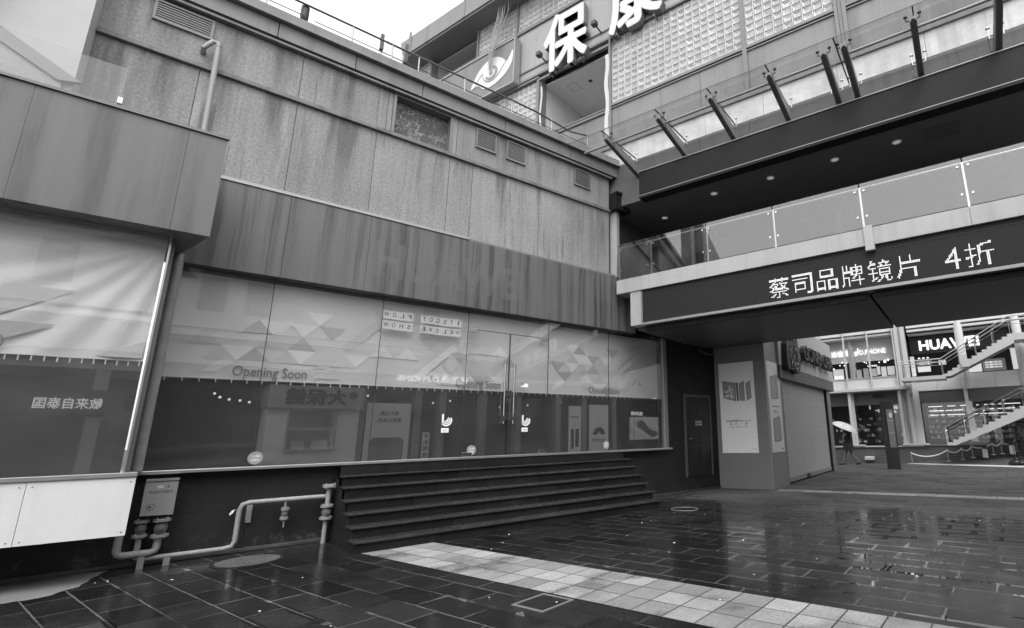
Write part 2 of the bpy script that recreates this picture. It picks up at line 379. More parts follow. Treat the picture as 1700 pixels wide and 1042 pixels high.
def light_tiles(name, c, w):
    N = NT(name); sp = N.n('SeparateXYZ'); N.l(N.tc.outputs['Object'], sp.inputs[0]); x, y = sp.outputs[0], sp.outputs[1]
    u = N.math('ADD', N.math('MULTIPLY', x, .977), N.math('MULTIPLY', y, .211)); v = N.math('SUBTRACT', N.math('MULTIPLY', x, .211), N.math('MULTIPLY', y, .977))
    cb = N.n('CombineXYZ'); N.l(N.math('ADD', v, 300.0), cb.inputs[0]); N.l(N.math('SUBTRACT', u, 4.285), cb.inputs[1])
    b = N.n('TexBrick'); b.offset = 0; N.l(cb.outputs[0], b.inputs['Vector']); b.inputs['Scale'].default_value = 1; b.inputs['Brick Width'].default_value = w; b.inputs['Row Height'].default_value = w
    b.inputs['Mortar Size'].default_value = .008; b.inputs['Mortar Smooth'].default_value = .1
    b.inputs['Color1'].default_value = (.0, .0, .0, 1); b.inputs['Color2'].default_value = (1, 1, 1, 1); b.inputs['Mortar'].default_value = (.5,)*3+(1,)
    col = N.math('MULTIPLY', c, N.math('MULTIPLY_ADD', b.outputs['Color'], .55, .72))
    col = N.vary(N.vary(N.vary(col, N.noise(1.5, detail=5), .3), N.noise(30, detail=3, rough=.85), .7), N.noise(8), .12)
    damp = N.step(N.noise(1.1, detail=5), .5, .64)
    col = N.math('MULTIPLY', col, N.math('SUBTRACT', 1.0, N.math('MULTIPLY', damp, .3)))
    col = N.math('MULTIPLY', col, N.math('SUBTRACT', 1.0, N.math('MULTIPLY', b.outputs['Fac'], .85)))
    N.put(col, N.b.inputs['Base Color']); N.put(N.math('SUBTRACT', .5, N.math('MULTIPLY', damp, .3)), N.b.inputs['Roughness'])
    N.bump(N.math('ADD', N.math('MULTIPLY', N.noise(90, detail=2), .3), N.math('SUBTRACT', 1.0, b.outputs['Fac'])), .35, .004); return N.m
m_pave = paving(); m_tiles = light_tiles('granite_tiles', .275, .3467); m_tiles2 = light_tiles('worn_granite_tiles', .3, .42)
def water():
    N = NT('puddle_water'); N.b.inputs['Base Color'].default_value = (.02, .02, .02, 1); N.b.inputs['Roughness'].default_value = .02
    N.bump(N.noise(3), .02, .01); return N.m
m_water = water()

# ================================================================ SETTING
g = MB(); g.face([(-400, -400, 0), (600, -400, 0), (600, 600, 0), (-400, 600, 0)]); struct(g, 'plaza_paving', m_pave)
def grid_pt(u, v): return FG(u, -v, 0)
def strip(name, u0, u1, v0, v1, mat, z=.004):
    b = MB(FG); b.face([(u0, -v0, z), (u1, -v0, z), (u1, -v1, z), (u0, -v1, z)]); struct(b, name, mat)
strip('granite_path', 4.285, 5.325, -8.45, 9, m_tiles)
b = MB(FB); b.face([(2.6, 4.05, .004), (16, 4.05, .004), (16, 4.6, .004), (2.6, 4.6, .004)]); struct(b, 'worn_tile_path', m_tiles2)
# ramp and kerb before the far shops
b = MB(FB); b.face([(4.6, 17.95, .006), (9.2, 15.95, .006), (14, 13.9, .006), (14, 14.7, .03), (9.2, 16.7, .03), (4.9, 18.4, .03)]); struct(b, 'pale_kerb', m_concrete)
b = MB(FB); b.face([(4.7, 18.3, .02), (9.2, 16.72, .034), (14, 14.72, .034), (14, 18.47, 1.1), (9.4, 18.47, .6), (7.2, 18.47, .28)]); struct(b, 'ramp', m_brick)
# dry patch of ground sheltered by the left shop
def patch(pts, z=.005):
    n = len(pts); out = []
    for k in range(n):
        a, c = pts[k], pts[(k+1) % n]
        for t in range(4):
            q = t/4; out.append((a[0]*(1-q)+c[0]*q+rnd.uniform(-.02, .02), a[1]*(1-q)+c[1]*q+rnd.uniform(-.02, .02)))
    b = MB(); b.face([(x, y, z) for x, y in out]); struct(b, 'dry_patch', M('dry_cement', .14, .8, var=.2, sc=2, fine=.3, fsc=30))
patch([(-3.2, 8.9), (-.99, 9.2), (-.72, 9.17), (-.58, 9.33), (-.42, 9.55), (-.33, 10.05), (-.22, 10.45), (-.6, 10.5), (-3.2, 10.5)])

# ================================================================ STOREFRONT BUILDING
bld = thing('commercial_building', 'weathered grey pebbledash building with stained wall panels above a closed glass storefront', 'building', (4, 10.6, 0))
mb = MB(); xs = [-14, -4, -1.2, 1.21, 2.6, 9, 9.6, 10.62]
for a, c in zip(xs, xs[1:]): mb.box(a+.002, c-.002, 10.6, 11, 0, .64).box(a+.002, c-.002, 10.597, 11, .643, 1.22)
part(mb, 'plinth', m_base, bld)
part(MB().box(-14, 2.35, 10.52, 10.6, 0, .055).box(9, 12.9, 10.55, 10.6, 0, .06), 'footing', M('stained_footing', .05, .6, var=.6, sc=4, fine=.3, fsc=30, bump=.4), bld, bev=.01)
part(MB().box(10.62, 12.95, 10.6, 11, 0, 5.3), 'side_wall', m_base, bld)
part(MB().box(9.31, 10.615, 10.6, 11, 4.4, 5.9).box(8.57, 9.3, 10.625, 11, 5.0, 5.9), 'header_wall', m_base, bld)
part(MB().box(-14, 8.57, 10.62, 11, 4.5, 7.94).box(-14, 2.7, 10.62, 11, 7.94, 9.3).box(3.95, 8.57, 10.62, 11, 7.94, 9.3).box(2.7, 3.95, 10.86, 11, 7.94, 9.3).box(2.7, 3.95, 10.62, 10.86, 8.86, 9.3).box(-.2, 10.45, 10.95, 11, 1.2, 4.5), 'wall_core', m_core, bld)
mb = MB(); G = .005
def row(xs, z0, z1, skip=()):
    for a, c in zip(xs, xs[1:]):
        if a not in skip: mb.box(a+G, c-G, 10.6, 10.68, z0, z1)
row([-14, -11, -8, -5.5, -3.2, -1.62, -.35, 1.05, 2.43, 3.96, 4.5, 6.28, 7.66, 8.57], 5.98, 7.85)
row([-14, -11, -8, -5.5, -3.2, -1.62, 1.04, 2.58, 2.68, 3.97, 4.08, 7.2, 8.57], 7.96, 8.88, (2.68,))
part(mb, 'wall_panel', m_panel, bld, bev=.006)
part(MB().box(-14, 8.57, 10.53, 10.6, 7.855, 7.9).box(-14, 8.57, 10.555, 10.6, 7.9, 7.95), 'string_course', m_band, bld, bev=.006)
part(MB().box(-14, 8.6, 10.49, 10.6, 8.885, 8.93).box(-14, 8.6, 10.53, 10.6, 8.93, 8.975), 'cornice', m_band, bld, bev=.006)
mb = MB(); xs = [-14, -9, -5, -2.2, .58, 1.88, 3.21, 5.2, 7.14, 9.12]
for a, c in zip(xs, xs[1:]): mb.box(a+.006, c-.006, 10.47, 10.62, 8.975, 9.285)
part(mb, 'frieze', m_frieze, bld, bev=.004)
part(MB().box(-14, 9.15, 10.36, 10.64, 9.29, 9.33).box(-14, 9.15, 10.40, 10.64, 9.33, 9.52), 'roof_edge', m_frieze, bld, bev=.01)
part(MB().box(-14, 9.0, 10.64, 21, 9.2, 9.4), 'roof', m_band, bld)
part(MB().box(8.58, 9.12, 10.3, 10.6, 7.9, 8.35).box(8.58, 9.16, 10.26, 10.6, 8.35, 8.42), 'corner_casing', m_canopy, bld)
# recessed peeling board window
f = part(MB().box(2.68, 2.74, 10.58, 10.8, 7.97, 8.87).box(3.91, 3.97, 10.58, 10.8, 7.97, 8.87).box(2.74, 3.91, 10.58, 10.8, 8.84, 8.87), 'window', m_mullion, bld)
part(MB().box(2.74, 3.91, 10.78, 10.82, 7.96, 8.84), 'board', m_peel, f)
def vent(x0, x1, z0, z1, n):
    b = MB(); t = .035
    b.box(x0, x1, 10.555, 10.6, z0, z0+t).box(x0, x1, 10.555, 10.6, z1-t, z1).box(x0, x0+t, 10.556, 10.6, z0+t, z1-t).box(x1-t, x1, 10.556, 10.6, z0+t, z1-t)
    h = (z1-z0-2*t)/n
    for k in range(n):
        z = z0+t+k*h; b.box(x0+t, x1-t, 10.562, 10.57, z, z+h*.5)
        pass
    v = part(b, 'vent', m_frieze, bld); part(MB().box(x0+.01, x1-.01, 10.594, 10.6, z0+.01, z1-.01), 'backing', m_gap, v)
for a in ((-1.04, -.28, 8.45, 8.83, 7), (4.52, 5.04, 8.33, 8.83, 9), (5.31, 5.84, 8.32, 8.83, 9), (7.33, 7.88, 8.32, 8.82, 9)): vent(*a)
# fascia sign band with the ghost of removed letters
mb = MB(); xs = [-.15, 1.15, 2.45, 4.6, 6.62, 9.3]
for a, c in zip(xs, xs[1:]): mb.box(a+.003, c-.003, 10.35, 10.62, 4.38, 5.88)
fas = part(mb, 'fascia', m_fascia, bld)
part(MB().box(-.15, 4.4, 10.33, 10.62, 5.885, 5.94), 'fascia_cap', m_alu_dull, bld, bev=.004)
part(MB().box(4.41, 8.57, 10.36, 10.62, 5.885, 5.925), 'fascia_flashing', m_mullion, bld)
part(MB(FA).text('HUAWEI', 2.6, 5.75, 4.72, 5.4, 10.35, .003, .03), 'letter_ghost', m_ghost, fas)
mb = MB()
for k in range(7):
    x = rnd.uniform(2.7, 5.6); mb.disc(x, rnd.choice((5.25, 4.85)), .012, 10.343, 10.35, 6)
part(mb, 'fixing_hole', m_gap, fas)
# sill, frame, panes
part(MB().box(-.22, 10.66, 10.40, 10.62, 1.225, 1.272), 'sill', m_alu, bld, bev=.006)
part(MB().box(10.43, 10.47, 10.44, 10.56, 1.272, 4.38).box(10.47, 10.62, 10.5, 10.64, 1.272, 4.38), 'window_jamb', m_alu_dull, bld)
P = [(-.1, 1.105), (1.117, 2.85), (2.862, 4.575), (6.605, 8.44), (8.452, 10.42)]
for a, c in P: part(MB().box(a, c, 10.5, 10.512, 1.275, 4.375), 'window', m_glass, bld)
part(MB().box(4.587, 6.593, 10.5, 10.512, 3.945, 4.375), 'transom', m_glass, bld)
part(MB().box(1.106, 1.116, 10.497, 10.515, 1.275, 4.375).box(2.851, 2.861, 10.497, 10.515, 1.275, 4.375).box(4.576, 4.586, 10.497, 10.515, 1.275, 4.375).box(6.594, 6.604, 10.497, 10.515, 1.275, 4.375).box(8.441, 8.451, 10.497, 10.515, 1.275, 4.375), 'glass_joint', m_gap, bld)
for a, c, hx, px in ((4.6, 5.575, 5.46, 4.6), (5.59, 6.585, 5.69, 6.585)):
    d = part(MB().box(a, c, 10.5, 10.512, 1.285, 3.93), 'door', m_glass, bld)
    part(MB().box(a, c, 10.497, 10.515, 3.931, 3.944), 'door_seal', m_black, d)
    s = -1 if px < 5.5 else 1
    part(MB().box(min(px, px-s*.2), max(px, px-s*.2), 10.475, 10.53, 3.86, 3.95), 'hinge', m_steel, d, bev=.006)
    part(MB().box(min(px, px-s*.2), max(px, px-s*.2), 10.475, 10.53, 1.28, 1.36), 'patch_fitting', m_steel, d, bev=.006)
    part(MB().cyl((hx, 10.43, 1.93), (hx, 10.43, 3.25), .018, 12).cyl((hx, 10.43, 2.1), (hx, 10.5, 2.1), .01, 8).cyl((hx, 10.43, 3.05), (hx, 10.5, 3.05), .01, 8), 'handle', m_steel, d, smooth=True)
single(MB().box(5.36, 5.8, 10.38, 10.42, 2.02, 2.06).box(5.36, 5.44, 10.36, 10.44, 1.99, 2.1).tube([(5.47, 10.405, 2.04), (5.5, 10.39, 2.13), (5.62, 10.385, 2.14), (5.66, 10.405, 2.06)], .012, 8), 'bar_lock', 'dark steel bar lock pushed through both glass door handles', 'lock', m_dark, (5.58, 10.4, 2.0))
part(MB().box(5.574, 5.591, 10.492, 10.52, 1.285, 3.94), 'door_gap', m_black, bld)
single(MB().box(5.52, 5.66, 10.47, 10.55, 2.52, 2.66), 'door_lock', 'small square lock between the two glass doors at mid height', 'lock', m_dark, (5.58, 10.5, 2.5), bev=.008)

# ---- banner behind the panes
def wrinkle(x, z):
    d = 10.66; a = max(0, x-8.2); dx, dz = 10.35-x, 4.3-z; an = math.atan2(dz, max(dx, .02)); rr = math.hypot(dx, dz)
    d += .012*math.sin(an*34+rr*.7)*min(1, a/1.2) + .02*math.sin(x*1.1+.7)*math.sin(z*1.3) + .006*math.sin(x*5.1+z*3.7)
    return d
ban = thing('window_banner', 'pale printed banner with faded triangles hung behind the main storefront glass', 'banner', (5, 10.66, 1.3))
part(MB().grid(lambda i, j: (-.12+10.5*i, wrinkle(-.12+10.5*i, 2.66+1.66*j), 2.66+1.66*j), 160, 36), 'cloth', m_ban, ban, smooth=True)
def low(x, z):
    a = max(0, x-7.8)/2.6; return 10.70+.03*math.sin((z*1.0+x*.42)*15+1.2*math.sin(x*2))*a*a*(1 if z < 1.9 else max(0, 1-(z-1.9)*2))+.012*math.sin(x*1.3)+(.02*math.sin((z+x*-.12)*20)*max(0, .6-x/5) if z < 1.6 else 0)
part(MB().grid(lambda i, j: (-.12+10.5*i, low(-.12+10.5*i, 1.24+1.40*j), 1.24+1.40*j), 200, 44), 'dark_cloth', m_bandark, ban, smooth=True)
part(MB().grid(lambda i, j: (-.12+10.5*i, wrinkle(-.12+10.5*i, 2.65)-.006, 2.645+.018*j), 120, 1), 'hem', m_hem, ban)
mb = MB()
x = -.05
while x < 10.2:
    d = wrinkle(x, 2.65)-.008; mb.face([(x, d, 2.585), (x+.014, d, 2.585), (x+.014, d, 2.64), (x, d, 2.64)]); x += .155 if x > 2 else .2
part(mb, 'eyelet_tie', m_hem, ban)
tri = [MB() for _ in range(4)]; side = .44; hh = side*.866
for k in range(3):                                  # three repeats of the printed pattern
    cx = (1.65, 4.75, 8.05)[k]
    for r_ in range(5):
        for q in range(-7, 8):
            xx = cx+q*side/2+(r_ % 2)*side/2*0; zz = 2.72+r_*hh*.62
            if zz+hh*.62 > 4.1: continue
            up = (q+r_) % 2 == 0
            wgt = 1.1-abs(q)/8-abs(r_-1.5)/5
            if rnd.random() > wgt*.8 or xx-side/2 < 0 or xx+side/2 > 10: continue
            h2 = hh*.62
            t = [(xx-side/2, zz), (xx+side/2, zz), (xx, zz+h2)] if up else [(xx-side/2, zz+h2), (xx, zz), (xx+side/2, zz+h2)]
            tri[rnd.randrange(4)].face([(a, wrinkle(a, c)-.012, c) for a, c in t])
    for (x0, z0, x1, z1, wd, i) in ((cx-.9, 3.95, cx-.1, 3.1, .28, 3), (cx+.2, 2.9, cx+1.3, 4.05, .22, 1), (cx-1.3, 2.75, cx-.3, 3.7, .2, 0)):
        tri[i].face([(a, wrinkle(a, c)-.009, c) for a, c in ((x0, z0), (x1, z1), (x1+wd, z1), (x0+wd, z0))])
for b, m in zip(tri, m_tri): part(b, 'printed_triangle', m, ban)
for x0 in (.745, 4.44, 7.92):
    b = MB().text('Opening Soon', x0, x0+1.02, 2.65, 2.87, wrinkle(x0+.5, 2.75)-.02, .002, .005)
    part(b, 'lettering', m_plate, ban)
# ---- paper letter cards in two rows
rows = (('WOLF TOGSTI', 4.13, 3.99), ('WOHS EVOLEW', 3.93, 3.79))
words = (['W', 'O', 'L', 'F', None, 'T', 'O', 'G', 'S', 'T', 'I'], ['W', 'O', 'H', 'S', None, 'E', 'V', 'O', 'L', 'E', 'W'])
names = ('upper', 'lower'); seen = {}
phr = (('left end of upper row', 'second in upper row', 'third in upper row', 'upper row, left of the gap', 'upper row, right of the gap', 'upper row, between T and G', 'upper row, between O and S', 'upper row, between G and T', 'upper row, last but one', 'right end of upper row'),
       ('left end of lower row', 'second in lower row', 'third in lower row', 'lower row, left of the gap', 'lower row, right of the gap', 'lower row, between E and O', 'lower row, between V and L', 'lower row, between O and E', 'lower row, last but one', 'right end of lower row'))
for r_ in range(2):
    i = 0
    for k, ch in enumerate(words[r_]):
        if ch is None: continue
        x0 = 2.875+k*.1425; z0 = (3.94 if r_ == 0 else 3.735)+rnd.uniform(-.006, .006); a = rnd.uniform(-.004, .004)
        t = thing('letter_card', 'white paper card with a mirrored letter %s, %s' % (ch, phr[r_][i]), 'letter card', (x0+.065, 10.53, z0), 'white letter cards taped inside the glass')
        part(MB().box(x0, x0+.134, 10.528, 10.53, z0, z0+.165), 'card', m_card, t)
        wd = {'I': .022, 'W': .09}.get(ch, .066)
        part(MB().text(ch, x0+.067-wd/2, x0+.067+wd/2, z0+.045, z0+.13, 10.528, .0015, .015, flip=True), 'letter', m_print, t); i += 1
# stickers on the panes
def sticker(x, z, r, name, label):
    t = thing('round_sticker', label, 'sticker', (x, 10.495, z-r), 'round stickers low on the glass')
    part(MB().disc(x, z, r, 10.495, 10.4985), 'disc', m_poster_grey, t)
    part(MB().text('小心玻璃', x-r*.55, x+r*.55, z+.01, z+.05, 10.495, .0015).text('注意安全', x-r*.55, x+r*.55, z-.05, z-.01, 10.495, .0015), 'lettering', m_card, t)
sticker(1.2, 1.4, .1, 's', 'round grey sticker at the foot of the glass left of the steps')
sticker(4.8, 1.4, .1, 's', 'round grey sticker at the foot of the left glass door')
sticker(8.35, 1.41, .1, 's', 'round grey sticker by the foot of the right-hand glass joint')
def logo(x, z, label):
    t = thing('logo_sticker', label, 'sticker', (x, 10.495, z), 'white swirl logo stickers')
    b = MB()
    b.prism([(x-.075, z+.36), (x-.04, z+.37), (x-.035, z+.2), (x-.07, z+.14)], 10.495, 10.4985)
    for r0, r1, a0, a1 in ((.085, .115, -150, 30), (.05, .072, -170, 60), (.012, .036, -180, 80)):
        pts = [(x+.02+r1*math.cos(R(a0+(a1-a0)*k/14)), z+.24+r1*math.sin(R(a0+(a1-a0)*k/14))) for k in range(15)]
        pts += [(x+.02+r0*math.cos(R(a1+(a0-a1)*k/14)), z+.24+r0*math.sin(R(a1+(a0-a1)*k/14))) for k in range(15)]
        b.prism(pts, 10.495, 10.4985)
    part(b, 'swirl', m_card, t); part(MB().box(x-.075, x+.075, 10.495, 10.4985, z, z+.09), 'plate', m_card, t)
    part(MB().text('迪信通', x-.05, x+.05, z+.02, z+.06, 10.495, .0012), 'lettering', m_print2, t)
logo(4.22, 1.76, 'white swirl sticker left of the glass doors'); logo(6.02, 1.76, 'white swirl sticker on the right glass door')
t = thing('door_label', 'small white label stuck beside the right door handle at head height', 'sticker', (5.99, 10.495, 2.75), None)
part(MB().box(5.9, 6.07, 10.495, 10.4985, 2.75, 2.83), 'card', m_card, t); part(MB().disc(5.93, 2.82, .035, 10.493, 10.495), 'seal', m_logo_grey, t)

# ================================================================ LEFT SHOPFRONT
shop = thing('shopfront', 'protruding shopfront with a deep grey fascia box over a banner window and white apron panel', 'shopfront', (-3, 9.7, 0))
mb = MB()
for a, c in ((-14, -9), (-9, -5), (-5, -1.73)): mb.box(a+.0015, c-.0015, 9.2, 10.55, 4.5, 6.03)
mb.box(-1.7285, -.2815, 9.2, 10.55, 4.5, 6.03)
mb.plan([(-.2785, 9.2), (.145, 9.2), (-.19, 10.55), (-.2785, 10.55)], 4.5, 6.03)
fb = part(mb, 'fascia_box', m_box, shop)
part(MB().plan([(-14, 9.17), (.17, 9.17), (-.17, 10.55), (-14, 10.55)], 6.035, 6.075), 'box_cap', m_mullion, shop)
part(MB().box(-4.2, -.26, 9.56, 9.572, 1.3, 4.5), 'window', m_glass, shop)
part(MB().box(-14, -4.21, 9.56, 9.572, 1.3, 4.5), 'window', m_glass, shop)
part(MB().box(-.257, -.235, 9.54, 9.60, 1.3, 4.5), 'edge_trim', m_alu, shop)
part(MB().box(-.25, -.2, 9.62, 10.58, .9, 4.5), 'return_wall', m_mullion, shop)
part(MB().box(-14, -.11, 9.5, 9.62, 1.24, 1.295), 'sill', m_alu_dull, shop, bev=.006)
mb = MB()
for a, c in ((-14, -6), (-6, -3.3), (-3.3, -1.03), (-1.03, -.115)): mb.box(a+.0025, c-.0025, 9.52, 9.56, .535, 1.235)
ap = part(mb, 'apron_panel', m_white, shop)
mb = MB()
for x in (-.16, -.98, -1.08, -2.2, -3.2):
    for z in (.58, 1.18): mb.disc(x, z, .009, 9.516, 9.52, 8)
part(mb, 'screw', m_alu_dull, ap)
part(MB().box(-14, -.3, 9.8, 10.58, .9, 1.2), 'floor', m_gap, shop)
def wr2(x, z):
    dx, dz = -.2-x, 4.55-z; an = math.atan2(dz, max(dx, .02)); rr = math.hypot(dx, dz)
    return 9.67+.018*math.sin(an*26+rr*1.2)*min(1, rr*.9)+.008*math.sin(x*3.3+z*6.1)+.012*math.exp(-((z-3.35)/.03)**2)
lb = thing('window_banner', 'pale wrinkled banner hung behind the glass of the protruding shopfront', 'banner', (-2, 9.67, 1.3))
part(MB().grid(lambda i, j: (-6+5.72*i, wr2(-6+5.72*i, 2.74+1.74*j), 2.74+1.74*j), 200, 60), 'cloth', banner_mat('pale_banner_cloth', .92), lb, smooth=True)
part(MB().grid(lambda i, j: (-6+5.72*i, 9.70+.012*math.sin((-6+5.72*i)*4)*.6+.01*math.sin((1.28+1.46*j)*5+(-6+5.72*i)*9), 1.28+1.46*j), 90, 16), 'dark_cloth', banner_mat('banner_dark_grey', .11), lb, smooth=True)
part(MB().grid(lambda i, j: (-6+5.72*i, wr2(-6+5.72*i, 2.74)-.005, 2.73+.016*j), 80, 1), 'hem', m_hem, lb)
mb = MB()
for k in range(26):
    x = -.32-k*.105; mb.face([(x, wr2(x, 2.74)-.007, 2.665), (x+.012, wr2(x, 2.74)-.007, 2.665), (x+.012, wr2(x, 2.74)-.007, 2.725), (x, wr2(x, 2.74)-.007, 2.725)])
part(mb, 'eyelet_tie', m_hem, lb)
for pts, m in ((((-2.2, 3.6), (-1.02, 3.58), (-1.6, 3.2), (-2.2, 3.0)), m_tri[1]), (((-2.2, 3.13), (-1.13, 3.13), (-1.7, 2.8), (-2.2, 2.8)), m_tri[2]), (((-.75, 2.77), (-.3, 2.77), (-.3, 3.0)), m_tri[3])):
    part(MB().face([(a, wr2(a, c)-.02, c) for a, c in pts]), 'printed_triangle', m, lb)
part(MB().text('O', -1.62, -1.5, 2.78, 2.96, 9.64, .002), 'lettering', m_logo_grey, lb)
single(MB().box(-14, -1.04, 9.55, 9.562, 6.08, 6.85), 'glass_balustrade', 'frameless glass guard standing on top of the left fascia box', 'balustrade', m_guard, (-3, 9.55, 6.08))
single(MB().box(-1.07, -1.02, 9.52, 9.59, 6.28, 6.37), 'glass_clamp', 'small pale clamp at the end of the glass guard on the left fascia box', 'clamp', m_alu, (-1.04, 9.55, 6.08))
pl = thing('stair_bay', 'pale rendered stair bay rising behind the glass guard at top left', 'wall', (-6, 10.1, 6))
part(MB().box(-14, -1.58, 10.1, 10.59, 5.9, 12), 'wall', m_plaster, pl)
part(MB().prism([(-3.9, 8.05), (-3.9, 7.82), (-1.72, 6.6), (-1.5, 6.66)], 10.02, 10.1), 'stringer', m_arm, pl)
part(MB().prism([(-3.9, 7.84), (-3.9, 6.0), (-1.6, 6.0), (-1.69, 6.61)], 10.05, 10.1), 'stair_side', m_granite, pl)
part(MB().box(-14, -2.62, 9.7, 10.1, 7.6, 12), 'pier', m_mullion, pl)
single(MB().tube([(-.36, 10.6, 8.17), (-.36, 10.47, 8.2), (-.26, 10.45, 8.36), (-.19, 10.45, 8.36), (-.18, 10.45, 8.3), (-.14, 10.45, 6.0)], .041, 12).tube([(-.18, 10.45, 8.3), (-.18, 10.45, 8.36)], .046, 12), 'drainpipe', 'pale drainpipe with an elbow coming out of the upper wall', 'pipe', m_pvc, (-.14, 10.45, 6), smooth=True)
single(MB().cyl((-.14, 10.38, 1.28), (-.14, 10.38, 4.5), .062, 16).cyl((-.14, 10.38, 2.0), (-.14, 10.38, 2.02), .068, 16), 'drainpipe', 'grey downpipe in the corner between the two shopfronts', 'pipe', m_pipe, (-.14, 10.38, 1.28), smooth=True)

# ================================================================ STEPS
st = thing('stone_steps', 'dark wet granite steps leading up to the glass doors', 'steps', (5.6, 9.6, 0))
ys = [8.9, 9.2, 9.5, 9.8, 10.1, 10.4]; zs = [.172, .34, .51, .686, .874, 1.05]
for k in range(6):
    x0 = 2.34+.016*k; x1 = 8.70+.075*k; z1 = zs[k]; z0 = 0 if k == 0 else zs[k-1]-.04
    n = [x0+.04, x0+1.1+.5*(k % 3), x0+2.6+.4*(k % 2), x0+4.1-.3*(k % 3), x0+5.2+.2*(k % 2), x1-.04]; mb = MB()
    for a, c in zip(n, n[1:]): mb.box(a+.002, c-.002, ys[k]+.02+rnd.uniform(-.004, .004), 10.56 if k == 5 else ys[k]+.36, 0 if k < 2 else zs[k-1]-.2, z1-.035)
    s = part(mb, 'step', m_stone, st, bev=.004)
    n = [x0, x0+1.55+.2*(k % 2), x0+3.3-.2*(k % 3), x0+4.75+.15*(k % 2), x1]
    mb = MB()
    for a, c in zip(n, n[1:]): mb.box(a+.002, c-.002, ys[k]-.02, ys[k]+.33, z1-.034, z1)
    part(mb, 'nosing', m_nosing, s, bev=.006)
part(MB(Frame((0, 0, 0), (0, 1, 0))).prism([(8.93, 0), (10.58, 0), (10.58, 1.0), (10.42, 1.0), (10.42, .83), (10.12, .83), (10.12, .64), (9.82, .64), (9.82, .47), (9.52, .47), (9.52, .3), (9.22, .3), (9.22, .13), (8.93, .13)], -2.41, -2.372), 'cheek', m_stone, st)
part(MB().box(2.42, 8.85, 10.42, 10.6, 1.05, 1.222), 'top_riser', m_stone, st)

# ================================================================ GAS PIPES
gp = thing('gas_pipework', 'grey gas pipes with flanged valves along the black wall by the steps', 'pipework', (1, 10.35, 0))
Y = 10.36
part(MB().tube([(-.18, Y, .55), (-.18, Y, .24), (-.16, Y, .2), (-.12, Y, .18), (.15, Y, .18), (.2, Y, .2), (.215, Y, .24), (.22, Y, .38)], .045, 12), 'pipe', m_pipe, gp, smooth=True)
part(MB().tube([(.02, Y+.06, .4), (.02, Y+.06, .12), (.08, Y+.04, .1), (.95, Y+.04, .1), (1.06, Y+.03, .12), (1.09, Y+.03, .2), (1.09, Y+.03, .64), (1.12, Y+.03, .71), (1.2, Y+.03, .735), (2.26, Y+.03, .735)], .036, 12), 'pipe', m_pipe, gp, smooth=True)
part(MB().tube([(2.26, Y, -.01), (2.26, Y, .4)], .034, 12).tube([(2.26, Y, .58), (2.26, Y, .9)], .036, 12), 'pipe', m_pipe, gp, smooth=True)
part(MB().tube([(1.675, Y+.03, .73), (1.675, Y+.03, .6)], .016, 8).tube([(1.68, Y+.03, .44), (1.685, Y+.03, .31)], [.018, .008], 8), 'pipe', m_pipe, gp, smooth=True)
def valve(x, y, z0, z1, r):
    v = part(MB().tube([(x, y, z0), (x, y, z0+.2*(z1-z0)), (x, y, z0+.5*(z1-z0)), (x, y, z0+.8*(z1-z0)), (x, y, z1)], [r*.45, r*.62, r*.8, r*.62, r*.45], 12).cyl((x, y-r*.7, (z0+z1)/2), (x, y-r*1.15, (z0+z1)/2), r*.25, 8), 'valve', m_valve, gp, smooth=True)
    for z in (z0, z1):
        b = MB()
        b.cyl((x, y, z-.018), (x, y, z-.002), r, 20).cyl((x, y, z+.002), (x, y, z+.018), r, 20)
        for k in range(4): a = PI/4+k*PI/2; b.cyl((x+r*.75*math.cos(a), y+r*.75*math.sin(a), z-.034), (x+r*.75*math.cos(a), y+r*.75*math.sin(a), z+.034), r*.12, 6)
        part(b, 'flange', m_pipe, v)
valve(.02, Y+.05, .41, .60, .085); valve(.225, Y, .39, .6, .1); valve(2.26, Y, .39, .58, .095); valve(1.678, Y+.03, .45, .59, .058)
part(MB().cyl((2.26, Y, .88), (2.26, Y, .925), .1, 18).cyl((2.2, Y-.06, .86), (2.2, Y-.06, .95), .012, 6).cyl((2.33, Y-.05, .86), (2.33, Y-.05, .95), .012, 6), 'flange', m_pipe, gp)
part(MB(Frame((0, 0, 0), (0, 1, 0))).prism([(Y-.12, 0), (Y-.09, 0), (Y-.09, .115), (Y+.1, .115), (Y+.1, .14), (Y-.12, .14)], -.115, -.045), 'bracket', m_alu_dull, gp)
part(MB().box(.31, .38, Y-.1, Y-.07, 0, .1), 'bracket', m_alu_dull, gp)
part(MB().box(1.2, 1.27, 10.57, 10.6, .42, .68), 'wall_plate', m_pipe, gp)
gs = thing('gas_notice', 'grey notice plate with a gas company name hung over the rusty valves', 'sign', (.15, 10.28, .68))
part(MB().prism([(-.02, .68), (.325, .67), (.325, 1.13), (-.02, 1.14)], 10.27, 10.285), 'plate', m_plate, gs)
part(MB().box(-.02, .33, 10.255, 10.4, 1.135, 1.165), 'hood', m_alu, gs)
part(MB().text('华润洪光燃气', .03, .285, .965, 1.005, 10.27, .001, .02).prism([(.2, 1.075), (.225, 1.05), (.25, 1.075), (.225, 1.062)], 10.268, 10.27).prism([(.21, 1.055), (.225, 1.035), (.24, 1.055), (.225, 1.048)], 10.268, 10.27), 'lettering', m_print, gs)
part(MB().text('服务热线0577710', .03, .275, .90, .925, 10.27, .001).text('燃气设施', .13, .25, .80, .835, 10.27, .001).text('严禁碰撞', .13, .25, .75, .785, 10.27, .001), 'small_print', m_logo_grey, gs)
part(MB().tube([(.075+.042*math.cos(2*PI*k/20), 10.269, .79+.042*math.sin(2*PI*k/20)) for k in range(21)], .004, 4).disc(.066, .79, .018, 10.266, 10.27, 8), 'emblem', m_print, gs)
